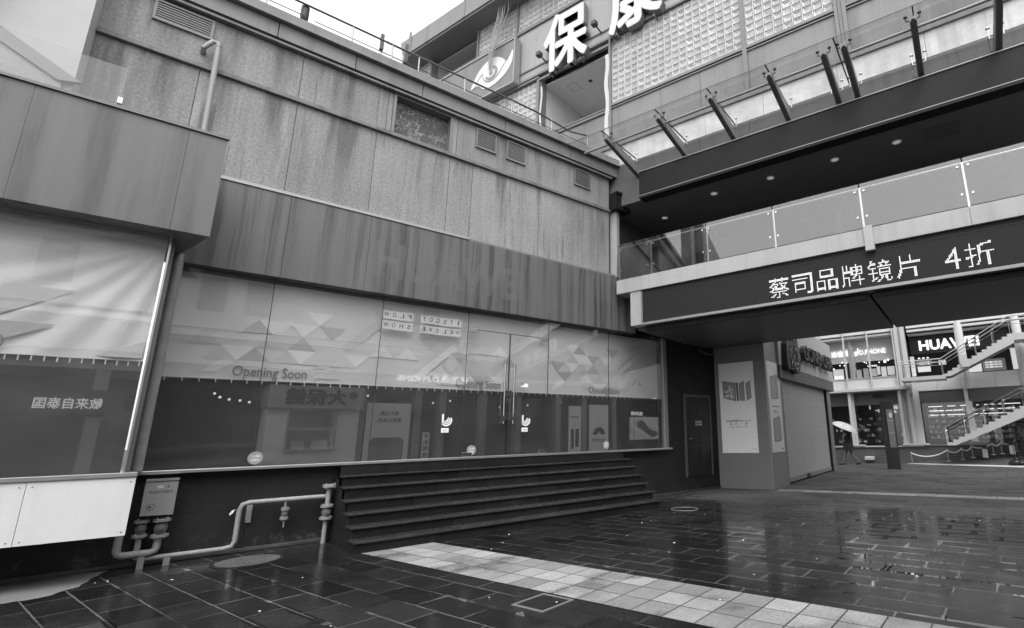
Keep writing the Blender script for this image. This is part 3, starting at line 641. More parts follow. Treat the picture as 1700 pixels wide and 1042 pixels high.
part(MB().tube([(.11+.01*k, 10.268, 1.06+(.008 if k % 2 else 0)) for k in range(7)], .004, 4).tube([(.11+.01*k, 10.268, 1.04+(.008 if k % 2 else 0)) for k in range(7)], .004, 4), 'mark', m_card, gs)
single(MB().prism([(.99, .57), (1.02, .62), (1.06, .63), (1.035, .58), (1.0, .545)], 10.594, 10.6), 'paper_scrap', 'torn scrap of white paper stuck to the black wall by the pipe bend', 'paper scrap', m_card, (1.02, 10.597, .56))
m_lid = M('worn_manhole_lid', .085, .5, var=.7, sc=5, fine=.3, fsc=60, bump=.6, bsc=22)
mh = thing('manhole_cover', 'round worn manhole cover in the wet paving before the gas pipes', 'manhole cover', (1.2, 9.65, 0))
part(MB().plan([(1.2+.43*math.cos(2*PI*k/32), 9.65+.43*math.sin(2*PI*k/32)) for k in range(32)], 0, .006), 'rim', m_stone, mh)
part(MB().plan([(1.2+.38*math.cos(2*PI*k/32), 9.65+.38*math.sin(2*PI*k/32)) for k in range(32)], .001, .012), 'lid', m_lid, mh)
mb = MB()
for k in range(9): mb.box(.95+.06*k, .975+.06*k, 9.42, 9.88, .0122, .017)
part(mb, 'lid_rib', m_lid, mh)
ht = thing('access_hatch', 'small square pavement hatch beside the granite path', 'hatch', (3.05, 4.85, 0))
def gq(b, u0, u1, v0, v1, z0, z1): return b.box(u0, u1, -v1, -v0, z0, z1)
u_, v_ = 4.05, -4.1
b = MB(FG); gq(b, u_-.24, u_+.2, v_-.24, v_-.21, 0, .007); gq(b, u_-.24, u_+.2, v_+.17, v_+.2, 0, .007); gq(b, u_-.24, u_-.21, v_-.21, v_+.17, 0, .007); gq(b, u_+.17, u_+.2, v_-.21, v_+.17, 0, .007)
part(b, 'frame', m_mullion, ht); part(gq(MB(FG), u_-.2, u_+.16, v_-.2, v_+.16, 0, .004), 'lid', m_stone, ht)
single(MB().tube([(8.86+.3*math.cos(2*PI*k/28), 8.33+.3*math.sin(2*PI*k/28), .0) for k in range(29)], .008, 6), 'manhole_ring', 'thin round manhole ring in the paving near the right end of the steps', 'manhole cover', m_mullion, (8.86, 8.33, 0))

lt = MB()
for k in range(38):
    x, y = rnd.uniform(-1, 9), rnd.uniform(1.5, 10.2); a = rnd.uniform(0, 6); q = rnd.uniform(.008, .022)
    lt.face([(x+q*math.cos(a), y+q*math.sin(a), .006), (x-q*math.sin(a), y+q*math.cos(a), .012), (x-q*math.cos(a), y-q*math.sin(a), .006), (x+q*math.sin(a), y-q*math.cos(a), .01)])
struct(lt, 'litter', m_card, 'stuff')

# ================================================================ ROOF EDGE
rl = thing('roof_railing', 'thin dark railing along the roof edge above the storefront', 'railing', (4, 10.9, 9.5))
part(MB().tube([(-14, 10.9, 10.27), (5.7, 10.9, 10.26), (6.3, 10.9, 10.25), (7.4, 10.9, 10.12), (8.0, 10.9, 10.24)], .024, 8), 'top_rail', m_dark, rl, smooth=True)
part(MB().tube([(-14, 10.9, 9.99), (.98, 10.9, 9.99)], .012, 6).tube([(1.15, 10.9, 9.97), (8.0, 10.9, 9.93)], .012, 6), 'lower_rail', m_dark, rl)
for x in (-8, -5.2, -2.4, .35, 1.83, 2.62, 3.2, 4.29, 5.56, 6.78, 8.0):
    part(MB().cyl((x, 10.9, 9.4), (x, 10.9, 10.25 if x != .35 else 10.0), .018, 8), 'post', m_alu_dull, rl)
single(MB().tube([(.97, 11, 9.4), (.97, 11, 10.0)], .03, 8).tube([(.97, 11, 9.95), (.975, 11, 10.0), (.975, 11, 10.27), (.97, 11, 10.31)], [.05, .075, .075, .03], 12), 'roof_lamp', 'stubby dark capsule lamp standing on the roof edge', 'lamp', m_dark, (.97, 11, 9.4), smooth=True)
hd = thing('vent_hood', 'pale faceted vent hood between dark brackets behind the roof railing', 'vent hood', (2.75, 11.5, 9.4))
part(MB().plan([(2.5, 11.4), (3.02, 11.4), (3.02, 11.9), (2.5, 11.9)], 9.4, 10.5).prism([(2.53, 10.5), (2.99, 10.5), (2.92, 10.8), (2.74, 10.93), (2.62, 10.8)], 11.42, 11.88), 'hood', m_alu, hd, bev=.01)
part(MB().box(2.46, 2.53, 11.3, 11.4, 10.35, 10.75), 'bracket', m_dark, hd); part(MB().box(2.99, 3.06, 11.3, 11.4, 10.3, 10.78), 'bracket', m_dark, hd)

# ================================================================ BRIDGE BUILDING (first-floor gallery across the passage)
br = thing('footbridge', 'covered gallery bridge with a white stone ledge and dark ceiling crossing over the passage', 'bridge', tuple(FB(4, 2, 0)))
B = lambda: MB(FB)
mb = B()
for a, c in ((0, 1.02), (1.024, 8.15), (8.154, 14)): mb.box(a, c, 0, .5, 5.32, 5.70)
part(mb, 'ledge', m_ledge, br, bev=.008)
part(B().box(0, 11.6, .5, 4.3, 5.36, 5.68), 'floor', m_band, br)
part(B().box(6.27, 6.45, -.05, .0, 5.2, 5.735).box(6.27, 6.45, 0, .06, 5.2, 5.32), 'ledge_block', m_ledge, br, bev=.006)
part(B().box(.42, .74, .03, .4, 4.40, 5.32), 'end_post', m_ledge, br, bev=.006)
part(B().box(.46, 6.18, .32, 4.35, 4.33, 5.36), 'soffit', m_soffit, br); part(B().box(6.24, 11.6, .32, 4.35, 4.335, 5.36), 'soffit', m_soffit, br)
part(B().box(.75, 6.15, .2, .3, 4.25, 4.36).box(6.3, 11.6, .2, .3, 4.27, 4.36), 'edge_beam', m_canopy, br)
part(B().box(-.6, 11.6, .31, 4.3, 8.02, 8.7), 'ceiling', m_ceil, br)
part(B().box(.78, 11.6, .0, .3, 7.97, 8.68).box(.78, 11.6, -.012, .3, 7.9, 7.965), 'canopy_fascia', m_canopy, br, bev=.006)
part(B().box(.77, 11.6, -.02, .02, 8.685, 8.71).box(.77, 11.6, -.018, 0, 7.968, 7.985), 'fascia_edge', m_alu_dull, br)
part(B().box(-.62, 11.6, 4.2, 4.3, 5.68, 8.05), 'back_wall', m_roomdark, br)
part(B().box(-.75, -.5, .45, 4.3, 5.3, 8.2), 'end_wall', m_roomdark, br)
part(B().box(-.44, -.2, .3, .46, 5.3, 8.15), 'white_post', m_ledge, br, bev=.02)
[part(B().box(q, q+.3, 3.2, 3.5, 5.68, 8.02), 'column', m_soffit, br) for q in (1.2, 5.2, 9.2)]
part(B().box(7.6, 8.3, .9, 1.5, 8.012, 8.02), 'ceiling_hatch', m_soffit, br)
dl = None
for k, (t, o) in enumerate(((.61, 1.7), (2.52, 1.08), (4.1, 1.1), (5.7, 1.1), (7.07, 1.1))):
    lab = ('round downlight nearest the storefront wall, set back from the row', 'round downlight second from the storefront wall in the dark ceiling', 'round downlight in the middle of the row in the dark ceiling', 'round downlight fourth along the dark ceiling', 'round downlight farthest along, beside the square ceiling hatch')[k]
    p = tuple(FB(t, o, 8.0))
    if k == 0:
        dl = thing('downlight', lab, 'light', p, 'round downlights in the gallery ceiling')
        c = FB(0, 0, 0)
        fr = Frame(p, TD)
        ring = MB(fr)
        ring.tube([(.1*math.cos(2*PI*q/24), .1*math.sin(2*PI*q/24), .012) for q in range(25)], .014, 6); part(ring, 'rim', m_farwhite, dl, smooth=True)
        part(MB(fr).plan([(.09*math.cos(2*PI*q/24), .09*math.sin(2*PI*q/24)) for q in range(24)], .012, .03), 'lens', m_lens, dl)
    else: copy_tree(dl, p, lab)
# ---- led sign
ls = thing('led_sign', 'long black dot-matrix sign with lit characters under the white ledge', 'sign', tuple(FB(4, .1, 4.4)))
part(B().box(.755, 11.6, .06, .3, 4.46, 5.319), 'panel', m_led, ls)
part(B().box(.75, 11.6, .03, .3, 4.385, 4.45).box(.75, .78, .04, .06, 4.45, 5.3), 'frame', m_alu_dull, ls, bev=.004)
part(B().box(.79, 11.6, .054, .06, 5.2, 5.215).box(7.09, 7.096, .056, .06, 4.46, 5.2).box(3.9, 3.906, .056, .06, 4.46, 5.2), 'panel_joint', m_gap, ls)
for i, ch in enumerate('蔡司品牌镜片'):
    part(B().dots(ch, 4.17+.52*i, 4.61+.52*i, 4.53, 4.99, .058), 'character', m_ledtext, ls)
part(B().dots('4', 7.62, 7.88, 4.54, 4.97, .058), 'character', m_ledtext, ls)
part(B().dots('折', 7.96, 8.42, 4.53, 4.99, .058), 'character', m_ledtext, ls)
# ---- glass railing of the gallery
gr = thing('glass_railing', 'frameless glass railing with steel bolts along the white gallery ledge', 'railing', tuple(FB(4, .07, 5.7)))
ts = [0.03, 1.04, 2.68, 4.38, 6.28, 8.17, 10, 11.6]
for a, c in zip(ts, ts[1:]):
    p = part(B().box(a+.012, c-.012, .05, .062, 5.735, 6.735), 'panel', m_railglass, gr)
    for t in (a+.09, c-.09):
        for z in (5.98, 6.56): part(B().cyl((t, .03, z), (t, .1, z), .022, 10), 'bolt', m_steel, p, smooth=True)
part(B().box(.03, .042, .062, 1.2, 5.735, 6.735), 'end_panel', m_railglass, gr)
part(B().tube([(.03, .13, 6.66), (11.6, .13, 6.66)], .022, 10), 'handrail', m_steel, gr, smooth=True)
for t in ts: part(B().box(t-.02, t+.02, .11, .15, 5.69, 6.65), 'post', m_steel, gr)
# ---- glass canopy above
cn = thing('glass_canopy', 'glass rain canopy on dark steel arms projecting over the gallery fascia', 'canopy', tuple(FB(4, 0, 8.7)))
for t in (.6, 2.17, 3.56, 4.95, 6.1, 6.5, 7.75, 9.1, 10.4):
    mb = B()
    for s0, s1, up, dn in ((-.06, -.035, 0, 0), (.035, .06, 0, 0), (-.035, .035, -.04, -.04)):
        a = [(t+s, d, z) for s in (s0, s1) for d, z in ((.34, 8.72-dn), (.34, 9.02+up), (-1.3, 9.22+up), (-1.3, 9.08-dn))]
        i = [mb.pt(p) for p in a]
        for q in ((0, 1, 2, 3), (7, 6, 5, 4), (0, 4, 5, 1), (1, 5, 6, 2), (2, 6, 7, 3), (3, 7, 4, 0)): mb.f.append([i[k] for k in q])
    arm = part(mb, 'arm', m_arm, cn)
    for dt in (-.12, .12):
        for d, z0 in ((-1.2, 9.16), (.0, 9.02)):
            part(B().tube([(t, d, z0), (t+dt, d, z0+.03)], .012, 6).cyl((t+dt, d, z0+.02), (t+dt, d, 9.3), .012, 6).cyl((t+dt, d, 9.27), (t+dt, d, 9.29), .035, 10), 'spider_bolt', m_dark if d < -1 else m_steel, arm)
cs = [-1.0, .55, 2.16, 3.55, 4.93, 6.34, 7.77, 9.2, 10.5, 11.6]
for a, c in zip(cs, cs[1:]): part(B().box(a+.008, c-.008, -1.42, .28, 9.295, 9.309), 'glass_panel', m_canglass, cn)
for a, c in zip(cs, cs[1:]): [part(B().box(a+.008, c-.008, d, d+.013, 9.293, 9.311), 'glass_edge', m_mullion, cn) for d in (-1.434, .284)]
for c in cs[1:-1]: part(B().box(c-.012, c+.012, -1.42, .28, 9.29, 9.313), 'panel_seal', m_black, cn)
part(B().tube([(-.3, -1.03, 9.12), (6.1, -1.03, 9.12)], .03, 10).tube([(6.5, -1.03, 9.12), (11.6, -1.03, 9.12)], .03, 10), 'tie_rod', m_alu_dull, cn, smooth=True)

# ================================================================ UPPER BUILDING
ub = thing('upper_building', 'tall clad building with glass-block bands and big sign characters above the gallery', 'building', tuple(FB(2, 2, 8.7)))
part(B().box(-12, 11.6, 4.6, 4.8, 8.7, 18.3).box(-12, 11.6, .62, 4.6, 9.0, 9.2).box(-12, -11.7, .4, 4.6, 8.7, 18.3).box(.9, 11.6, .4, 4.6, 8.7, 9.0), 'structure', m_room, ub)
mb = B(); xs = [-.5, 1.09, 2.5, 3.9, 5.98, 7.61, 9.0, 10.5, 11.6]
for a, c in zip(xs, xs[1:]): mb.box(a+.004, c-.004, .34, .62, 8.6, 9.35)
part(mb, 'lower_strip', M('grey_strip', .1, .55, var=.15, sc=2, streak=.25), ub)
mb = B(); xs = [-12, -6, -3.4, -.6, 1.37, 2.68, 4.29, 6.1, 7.92, 9.8, 11.6]
for a, c in zip(xs, xs[1:]): mb.box(a+.004, c-.004, .36, .62, 9.36, 9.98)
part(mb, 'pale_flashing', m_flash, ub)
part(B().box(-12, 11.6, .30, .62, 9.985, 10.2), 'ledge_trim', m_frieze, ub)
mb = B()
for a, c in ((-12, -7), (-7, -3.4), (-.38, 1.35), (1.355, 2.6), (2.605, 3.87), (3.99, 6.2), (6.47, 9), (9.005, 11.6)): mb.box(a+.003, c-.003, .36, .62, 10.2, 11.34)
mb.box(6.47, 9, .36, .62, 11.52, 13.85).box(9.005, 11.6, .36, .62, 11.52, 13.85)
part(mb, 'wall_panel', m_upper, ub)
part(B().box(-.4, 3.87, .32, .62, 11.345, 11.375).box(3.99, 6.2, .32, .62, 11.345, 11.375).box(6.47, 11.6, .32, .62, 11.345, 11.375).box(-.4, 11.6, .42, .62, 11.376, 11.42).box(-.4, 3.87, .31, .62, 11.425, 11.5).box(3.99, 6.2, .31, .62, 11.425, 11.5).box(6.47, 11.6, .31, .62, 11.425, 11.5), 'string_course', m_mullion, ub)
for a in ((3.87, 3.99, .3, .62, 10.2, 13.85), (6.2, 6.28, .3, .62, 10.2, 13.85), (6.285, 6.37, .33, .62, 10.2, 13.85), (6.375, 6.47, .3, .62, 10.2, 13.85), (-.43, -.36, .28, .62, 10.2, 13.85), (-3.5, -3.4, .3, .62, 11, 13.7), (-4.63, -4.55, .28, .62, 13.95, 17.4), (-6.8, -6.72, .3, .62, 16.12, 17.4)): part(B().box(*a), 'mullion', m_mullion, ub, bev=.004)
# granite band with the big characters
mb = B()
for a, c in ((-12, -9), (-9, -6.4), (-6.4, -4.63), (-4.55, -3.65), (-3.65, -2.4), (-2.4, -1.19), (-1.19, 0), (0, 1.3), (1.3, 2.6), (2.6, 16)):
    mb.box(a+.004, c-.004, .36, .62, 13.95, 14.27).box(a+.004, c-.004, .36, .62, 14.30, 15.98)
part(mb, 'granite_band', m_granite, ub)
part(B().box(-12, 11.6, .3, .62, 13.86, 13.94).box(-12, -3.4, .28, .62, 13.72, 13.78).box(-12, 11.6, .3, .62, 15.99, 16.12).box(-12, 11.6, .33, .4, 14.255, 14.275).box(-12, 11.6, .33, .4, 14.29, 14.31), 'band_trim', m_mullion, ub)
# glass block walls
def blocks(u0, u1, z0, z1, name='glass_block_wall'):
    nx = max(1, round((u1-u0)/.235)); nz = max(1, round((z1-z0)/.215)); du = (u1-u0)/nx; dz = (z1-z0)/nz; b = B(); g_ = .012
    for i in range(nx):
        for j in range(nz):
            a0, a1, c0, c1 = u0+i*du+g_, u0+(i+1)*du-g_, z0+j*dz+g_, z0+(j+1)*dz-g_
            k = .014; q = .05
            o = [b.pt(p) for p in ((a0, .40, c0), (a1, .40, c0), (a1, .40, c1), (a0, .40, c1))]
            m = [b.pt(p) for p in ((a0+k, .378, c0+k), (a1-k, .378, c0+k), (a1-k, .378, c1-k), (a0+k, .378, c1-k))]
            s = rnd.uniform(-.006, .006); s2 = rnd.uniform(-.006, .006)
            n = [b.pt(p) for p in ((a0+q, .391+s, c0+q), (a1-q, .391+s2, c0+q), (a1-q, .391-s, c1-q), (a0+q, .391-s2, c1-q))]
            for e in range(4):
                b.f.append([o[e], o[(e+1) % 4], m[(e+1) % 4], m[e]]); b.f.append([m[e], m[(e+1) % 4], n[(e+1) % 4], n[e]])
            b.f.append(n)
    w_ = part(b, name, m_block, ub)
    mb = B().box(u0, u1, .4, .5, z0, z1)
    for i in range(nx+1): mb.box(u0+i*du-.011, u0+i*du+.011, .368, .4, z0, z1)
    part(mb, 'mortar', m_mortar, w_)
blocks(-.36, 3.87, 11.51, 13.85); blocks(3.99, 6.2, 11.51, 13.85); blocks(-5.6, -3.5, 11.4, 13.7); blocks(-4.55, .4, 16.13, 17.4); blocks(-6.72, -4.63, 16.13, 17.4); blocks(-11.7, -9.72, 16.1, 17.4); blocks(.4, 6, 16.13, 17.4)
part(B().box(6, 11.6, .36, .62, 16.13, 17.4), 'wall_panel', m_upper, ub); part(B().box(-12, -5.6, .36, .62, 11.4, 13.7), 'wall_panel', m_upper, ub)
# open bays
op = part(B().box(-3.4, -.43, .3, .4, 13.62, 13.70).box(-3.4, -3.34, .36, .62, 11.0, 13.62).box(-.5, -.43, .36, .62, 11.0, 13.62).box(-3.4, -.43, .40, .5, 11.36, 11.42).box(-3.4, -.43, .40, .5, 11.46, 11.5), 'window', m_mullion, ub)
part(B().box(-3.4, -.43, .62, 4.6, 13.58, 13.64).box(-3.4, -.43, 2.8, 2.9, 9.2, 13.58).box(-3.5, -3.4, .62, 4.6, 9.2, 13.6).box(-.43, -.33, .62, 4.6, 9.2, 13.6), 'room_lining', m_room, op)
part(B().box(-3.34, -.5, .46, .472, 10.0, 11.4), 'pane', m_farglass, op)
part(B().plan([(-1.9+.07*math.cos(k*PI/8), 1.25+.07*math.sin(k*PI/8)) for k in range(16)], 13.57, 13.58), 'ceiling_light', m_gap, op)
part(B().plan([(-2.75, 1.0), (-2.4, 1.0), (-2.4, 1.006), (-2.75, 1.006)], 13.574, 13.58).plan([(-2.75, 1.4), (-2.4, 1.4), (-2.4, 1.406), (-2.75, 1.406)], 13.574, 13.58).plan([(-2.75, 1.0), (-2.744, 1.0), (-2.744, 1.4), (-2.75, 1.4)], 13.574, 13.58).plan([(-2.4, 1.0), (-2.394, 1.0), (-2.394, 1.4), (-2.4, 1.4)], 13.574, 13.58), 'ceiling_hatch', m_gap, op)
lo = part(B().box(-9.72, -9.62, .3, .62, 16.1, 17.4).box(-9.62, -6.8, .3, .42, 16.05, 16.1), 'window', m_mullion, ub)
part(B().box(-9.7, -6.8, .62, 3, 17.3, 17.36).box(-9.7, -6.8, 2.6, 2.7, 15.5, 17.3).box(-9.72, -9.62, .62, 3, 15.5, 17.3).box(-6.8, -6.72, .62, 3, 15.5, 17.3).box(-9.7, -6.8, .4, 3, 15.5, 15.6), 'room_lining', M('grey_room', .42, .8), lo)
part(B().box(-12.3, 11.6, -.3, .62, 17.42, 17.5).box(-12.3, 11.6, -.35, -.2, 17.5, 18.3).box(-12.3, 11.6, -.2, .62, 18.2, 18.3), 'eave', m_upper, ub, bev=.01)
part(B().box(-12.3, 11.6, -.2, .62, 17.40, 17.42), 'eave_soffit', m_mullion, ub)
part(B().box(-10.35, -10.2, -.38, -.35, 17.5, 18.5).box(-6.9, -6.8, -.37, -.35, 17.5, 18.3), 'eave_bracket', m_upper, ub)
part(B().box(-12.3, 11.6, .62, 5, 18.2, 18.3), 'roof', m_band, ub)
# blind strips hanging in the open window
for k, (t, zz, lab) in enumerate(((-.5, 10.2, 'torn pale blind strip hanging at the right side of the open window'), (-3.26, 11.2, 'thin torn blind strip hanging at the left side of the open window'))):
    wdt = .07 if k == 0 else .035
    mb = B(); zs_ = [13.3-.2*i for i in range(int((13.3-zz)/.2)+1)]
    for i, z in enumerate(zs_[:-1]):
        o1 = .03*math.sin(i*.9); o2 = .03*math.sin((i+1)*.9)
        mb.prism([(t-wdt+o1, z), (t+wdt+o1, z), (t+wdt+o2, zs_[i+1]), (t-wdt+o2, zs_[i+1])], .28, .285)
    single(mb, 'blind_strip', lab, 'blind', m_farwhite, tuple(FB(t, .28, zz)))
# big sign characters
for ch, t0, t1, z0, z1, lab in (('保', -3.0, -1.19, 13.55, 15.65, 'huge white sign character 保 mounted on the granite band'), ('康', -.25, 1.6, 13.76, 15.9, 'huge white sign character 康 cut off by the top of the picture')):
    t = thing('sign_character', lab, 'sign character', tuple(FB((t0+t1)/2, 0, z0)), 'white sign characters on the granite band')
    part(B().text(ch, t0, t1, z0, z1, .12, .02, .02), 'face', m_letter, t)
    part(B().text(ch, t0-.012, t1+.012, z0-.012, z1+.012, .29, .17, .022), 'return', m_mullion, t)
    [part(B().box(q, q+.04, .15, .36, z0-.06, z0+.02), 'bracket', m_mullion, t) for q in (t0+.2, t1-.3)]
for t, z, lab in ((-3.1, 14.27, 'small black floodlight on the granite band left of the 保 character'), (-.75, 14.32, 'small black floodlight between the two big sign characters')):
    b = thing('floodlight', lab, 'floodlight', tuple(FB(t, .1, z)), 'small floodlights on the granite band')
    part(B().box(t-.09, t+.09, -.12, .06, z-.06, z+.1), 'body', m_dark, b, bev=.02); part(B().cyl((t, .06, z), (t, .36, z-.05), .025, 8), 'bracket', m_dark, b)
# eye logo board
eb = thing('logo_board', 'grey sign board with a white stylised eye on the granite band', 'sign', tuple(FB(-6, 0, 14)))
part(B().prism([(-8.6, 13.86), (-4.4, 13.86), (-4.4, 15.62), (-8.6, 15.62)], .05, .3), 'board', m_frieze, eb)
part(B().box(-8.65, -4.36, .02, .3, 15.63, 15.69).box(-4.395, -4.35, .02, .3, 13.84, 15.625).box(-8.65, -4.36, .02, .3, 13.80, 13.855), 'frame', m_alu_dull, eb)
def curve(pts, n=7):                                 # Catmull-Rom through the points
    out = []
    for i in range(len(pts)-1):
        p0, p1, p2, p3 = pts[max(i-1, 0)], pts[i], pts[i+1], pts[min(i+2, len(pts)-1)]
        for k in range(n):
            q = k/n; out.append(tuple(.5*(2*p1[j]+(-p0[j]+p2[j])*q+(2*p0[j]-5*p1[j]+4*p2[j]-p3[j])*q*q+(-p0[j]+3*p1[j]-3*p2[j]+p3[j])*q**3) for j in (0, 1)))
    return out+[pts[-1]]
shape = curve([(-6.66, 14.42), (-6.41, 14.85), (-6.06, 15.17), (-5.64, 15.32), (-5.27, 15.25), (-4.98, 15.06), (-4.79, 14.85)])+curve([(-4.74, 14.86), (-4.62, 15.0), (-4.47, 15.2), (-4.47, 14.78), (-4.67, 14.46), (-5.05, 14.22), (-5.56, 14.11), (-5.92, 14.16), (-6.25, 14.42), (-6.6, 14.40)])
part(B().prism(shape, .036, .05), 'eye_shape', m_letter, eb)
ln = curve([(-6.45, 14.42), (-6.2, 14.72), (-6.02, 14.86)])+curve([(-5.99, 14.72), (-5.88, 14.52), (-5.66, 14.41), (-5.42, 14.4), (-5.15, 14.53), (-4.86, 14.82), (-4.74, 14.96)])
lo_ = [(u-.0, z-.055*math.sin(PI*min(1, k/(len(ln)-1)))-.01) for k, (u, z) in enumerate(ln)]
part(B().prism(ln+lo_[::-1], .026, .036), 'eye_line', m_logo_grey, eb)
part(B().prism(curve([(-5.86, 14.62), (-5.72, 14.46), (-5.46, 14.43), (-5.26, 14.56), (-5.22, 14.74), (-5.34, 14.9), (-5.5, 14.94), (-5.38, 14.82), (-5.34, 14.68), (-5.44, 14.55), (-5.62, 14.53), (-5.76, 14.6), (-5.86, 14.62)])[:-1], .02, .03), 'iris_ring', m_logo_grey, eb)
part(B().disc(-5.56, 14.69, .085, .02, .036, 18), 'pupil', m_logo_grey, eb)
mb = B()
for k in range(9):
    a = rnd.uniform(-.5, .5); top_t = -5.0+.55*a; 
    mb.tube([(top_t, .0, 18.0), (top_t+.06*math.sin(k*2.1), -.05, 16.9), (-5.25+a*.5, -.12, 15.9), (-5.42+a*.35, -.1, 15.3), (-5.55+a*.08, -.03, 14.78)], .012, 5)
mb.tube([(-4.7, .1, 17.4), (-5.1, .0, 16.4), (-5.4, -.08, 15.3)], .008, 5)
single(mb, 'cable_bundle', 'loose bundle of thin cables hanging down to the eye on the logo board', 'cables', m_pvc, tuple(FB(-5.5, 0, 14.8)))

# ================================================================ PASSAGE UNDER THE BRIDGE
dr = thing('metal_door', 'dark panelled metal door with a small white notice beside the grey pillar', 'door', (11.97, 10.55, .42))
part(MB().box(11.37, 11.43, 10.55, 10.62, .42, 2.8).box(12.52, 12.58, 10.55, 10.62, .42, 2.8).box(11.43, 12.52, 10.55, 10.62, 2.73, 2.8), 'frame', m_soffit, dr)
lf = part(MB().box(11.43, 12.52, 10.57, 10.6, .44, 2.73), 'leaf', m_door, dr)
mb = MB()
for (a, c, e, f_) in ((11.55, 11.93, 2.2, 2.55), (12.02, 12.4, 2.2, 2.55), (11.55, 11.93, 1.35, 1.6), (12.02, 12.4, 1.35, 1.6), (11.55, 11.93, .6, 1.25), (12.02, 12.4, .6, 1.25)): mb.box(a, c, 10.555, 10.57, e, f_)
part(mb, 'moulding', m_door, lf, bev=.012)
part(MB().cyl((11.52, 10.53, 1.5), (11.52, 10.57, 1.5), .03, 10).box(11.5, 11.64, 10.515, 10.53, 1.49, 1.51), 'handle', m_steel, dr)
part(MB().box(11.8, 12.14, 10.55, 10.555, 1.86, 2.04), 'notice', m_print, lf)
part(MB().text('消防通道', 11.82, 12.12, 1.96, 2.02, 10.55, .001).text('禁止堆放', 11.82, 12.12, 1.88, 1.94, 10.55, .001), 'notice_text', m_card, lf)
cm = thing('security_camera', 'small dark security camera high on the black wall above the door', 'camera', (11.6, 10.4, 4.28))
part(MB().box(11.52, 11.66, 10.3, 10.5, 4.28, 4.4), 'body', m_dark, cm, bev=.01); part(MB().cyl((11.59, 10.5, 4.34), (11.59, 10.6, 4.34), .02, 8), 'bracket', m_dark, cm); part(MB().tube([(11.545+.0, 10.298, 4.3), (11.64, 10.298, 4.3), (11.64, 10.298, 4.385), (11.545, 10.298, 4.385), (11.545, 10.298, 4.3)], .006, 4), 'rim', m_pvc, cm)
single(MB().tube([(12.2, 10.58, 4.22), (12.35, 10.57, 4.16), (12.6, 10.57, 4.12), (12.85, 10.58, 4.13)], .012, 6), 'wall_cable', 'thin pale cable sagging along the black wall above the door', 'cable', m_pvc, (12.5, 10.58, 4.12))
pr = thing('corner_pillar', 'broad grey clad corner pillar carrying advertising posters under the bridge', 'pillar', tuple(FB(1.5, 4.8, 0)))
part(B().box(.56, T0, 4.37, 5.86, 0, 3.85).box(.56, T0, 4.38, 5.86, 3.856, 4.7), 'cladding', m_pillar, pr)
part(B().box(T0-.012, T0+.012, 4.355, 4.385, 0, 4.6), 'corner_trim', m_alu_dull, pr)
def phone(fr, pts, d, parent, mats=(m_poster_dark, m_poster_grey)):
    part(MB(fr).prism(pts, d, d+.003), 'picture', mats[0], parent)
    cx = sum(p[0] for p in pts)/len(pts); cz = sum(p[1] for p in pts)/len(pts)
    part(MB(fr).prism([(cx+(p[0]-cx)*.93, cz+(p[1]-cz)*.95) for p in pts], d-.002, d), 'picture', mats[1], parent)
ps = thing('wall_poster', 'tall white poster with folding phones on the front of the grey pillar', 'poster', tuple(FB(1.5, 4.36, 1.04)))
part(B().box(.92, 2.09, 4.36, 4.368, 1.04, 3.81), 'sheet', m_poster, ps)
phone(FB, [(1.05, 2.72), (1.47, 2.6), (1.48, 3.17), (1.04, 3.25)], 4.355, ps)
part(B().prism([(1.5, 2.6), (1.56, 2.61), (1.55, 3.17), (1.49, 3.18)], 4.356, 4.36), 'picture', m_print, ps)
phone(FB, [(1.58, 2.62), (1.76, 2.6), (1.76, 3.22), (1.58, 3.14)], 4.355, ps); phone(FB, [(1.82, 2.6), (1.98, 2.68), (1.96, 3.22), (1.8, 3.12)], 4.355, ps)
mb = B(); 
for k in range(9):
    a = k*2*PI/9+.2*(k % 2); l_ = .13+.05*(k % 3); ca, sa = math.cos(a), math.sin(a); cu, cz_ = 1.25+.02*(k % 2), 2.86
    mb.prism([(cu+ca*.03, cz_+sa*.03), (cu+ca*l_*.6-sa*.03, cz_+sa*l_*.7+ca*.03), (cu+ca*l_, cz_+sa*l_*1.2), (cu+ca*l_*.6+sa*.03, cz_+sa*l_*.7-ca*.03)], 4.35-.0004*k, 4.353)
part(mb, 'flower_print', m_tri[3], ps)
part(B().text('HUAWEI', 1.12, 1.5, 1.97, 2.03, 4.36, .002, .02).text('Mate Xs 2', 1.54, 1.9, 1.97, 2.03, 4.36, .002), 'lettering', m_print, ps)
for k, ch in enumerate('独领一面'): part(B().text(ch, 1.21+.165*k, 1.30+.165*k, 1.875 if ch != '一' else 1.91, 1.945 if ch != '一' else 1.915, 4.36, .002), 'lettering', m_logo_grey, ps)
part(B().text('超轻薄 · 超平整 · 超可靠', 1.21, 1.81, 1.80, 1.835, 4.36, .002).text('HUAWEI', 1.9, 2.05, 1.14, 1.17, 4.36, .002), 'small_print', m_logo_grey, ps)
SS = lambda: MB(FS)
FS.o = P0 + TD*T0
p2 = thing('wall_poster', 'narrow poster with two phones on the side of the grey pillar', 'poster', tuple(FS(5.1, -.01, 1.04)))
part(SS().box(4.48, 5.68, -.01, -.002, 1.04, 3.81), 'sheet', M('side_poster_paper', .6, .5), p2)
for z in (2.65, 1.35):
    phone(FS, [(4.75, z), (5.2, z+.0), (5.2, z+.75), (4.75, z+.68)], -.015, p2); phone(FS, [(5.24, z), (5.5, z+.06), (5.5, z+.72), (5.24, z+.8)], -.015, p2)
part(SS().text('HUAWEI Mate', 4.8, 5.45, 2.4, 2.45, -.01, .002).text('光影之上', 4.85, 5.35, 2.22, 2.3, -.01, .002).text('HUAWEI', 5.4, 5.6, 1.12, 1.15, -.01, .002), 'lettering', m_print, p2)
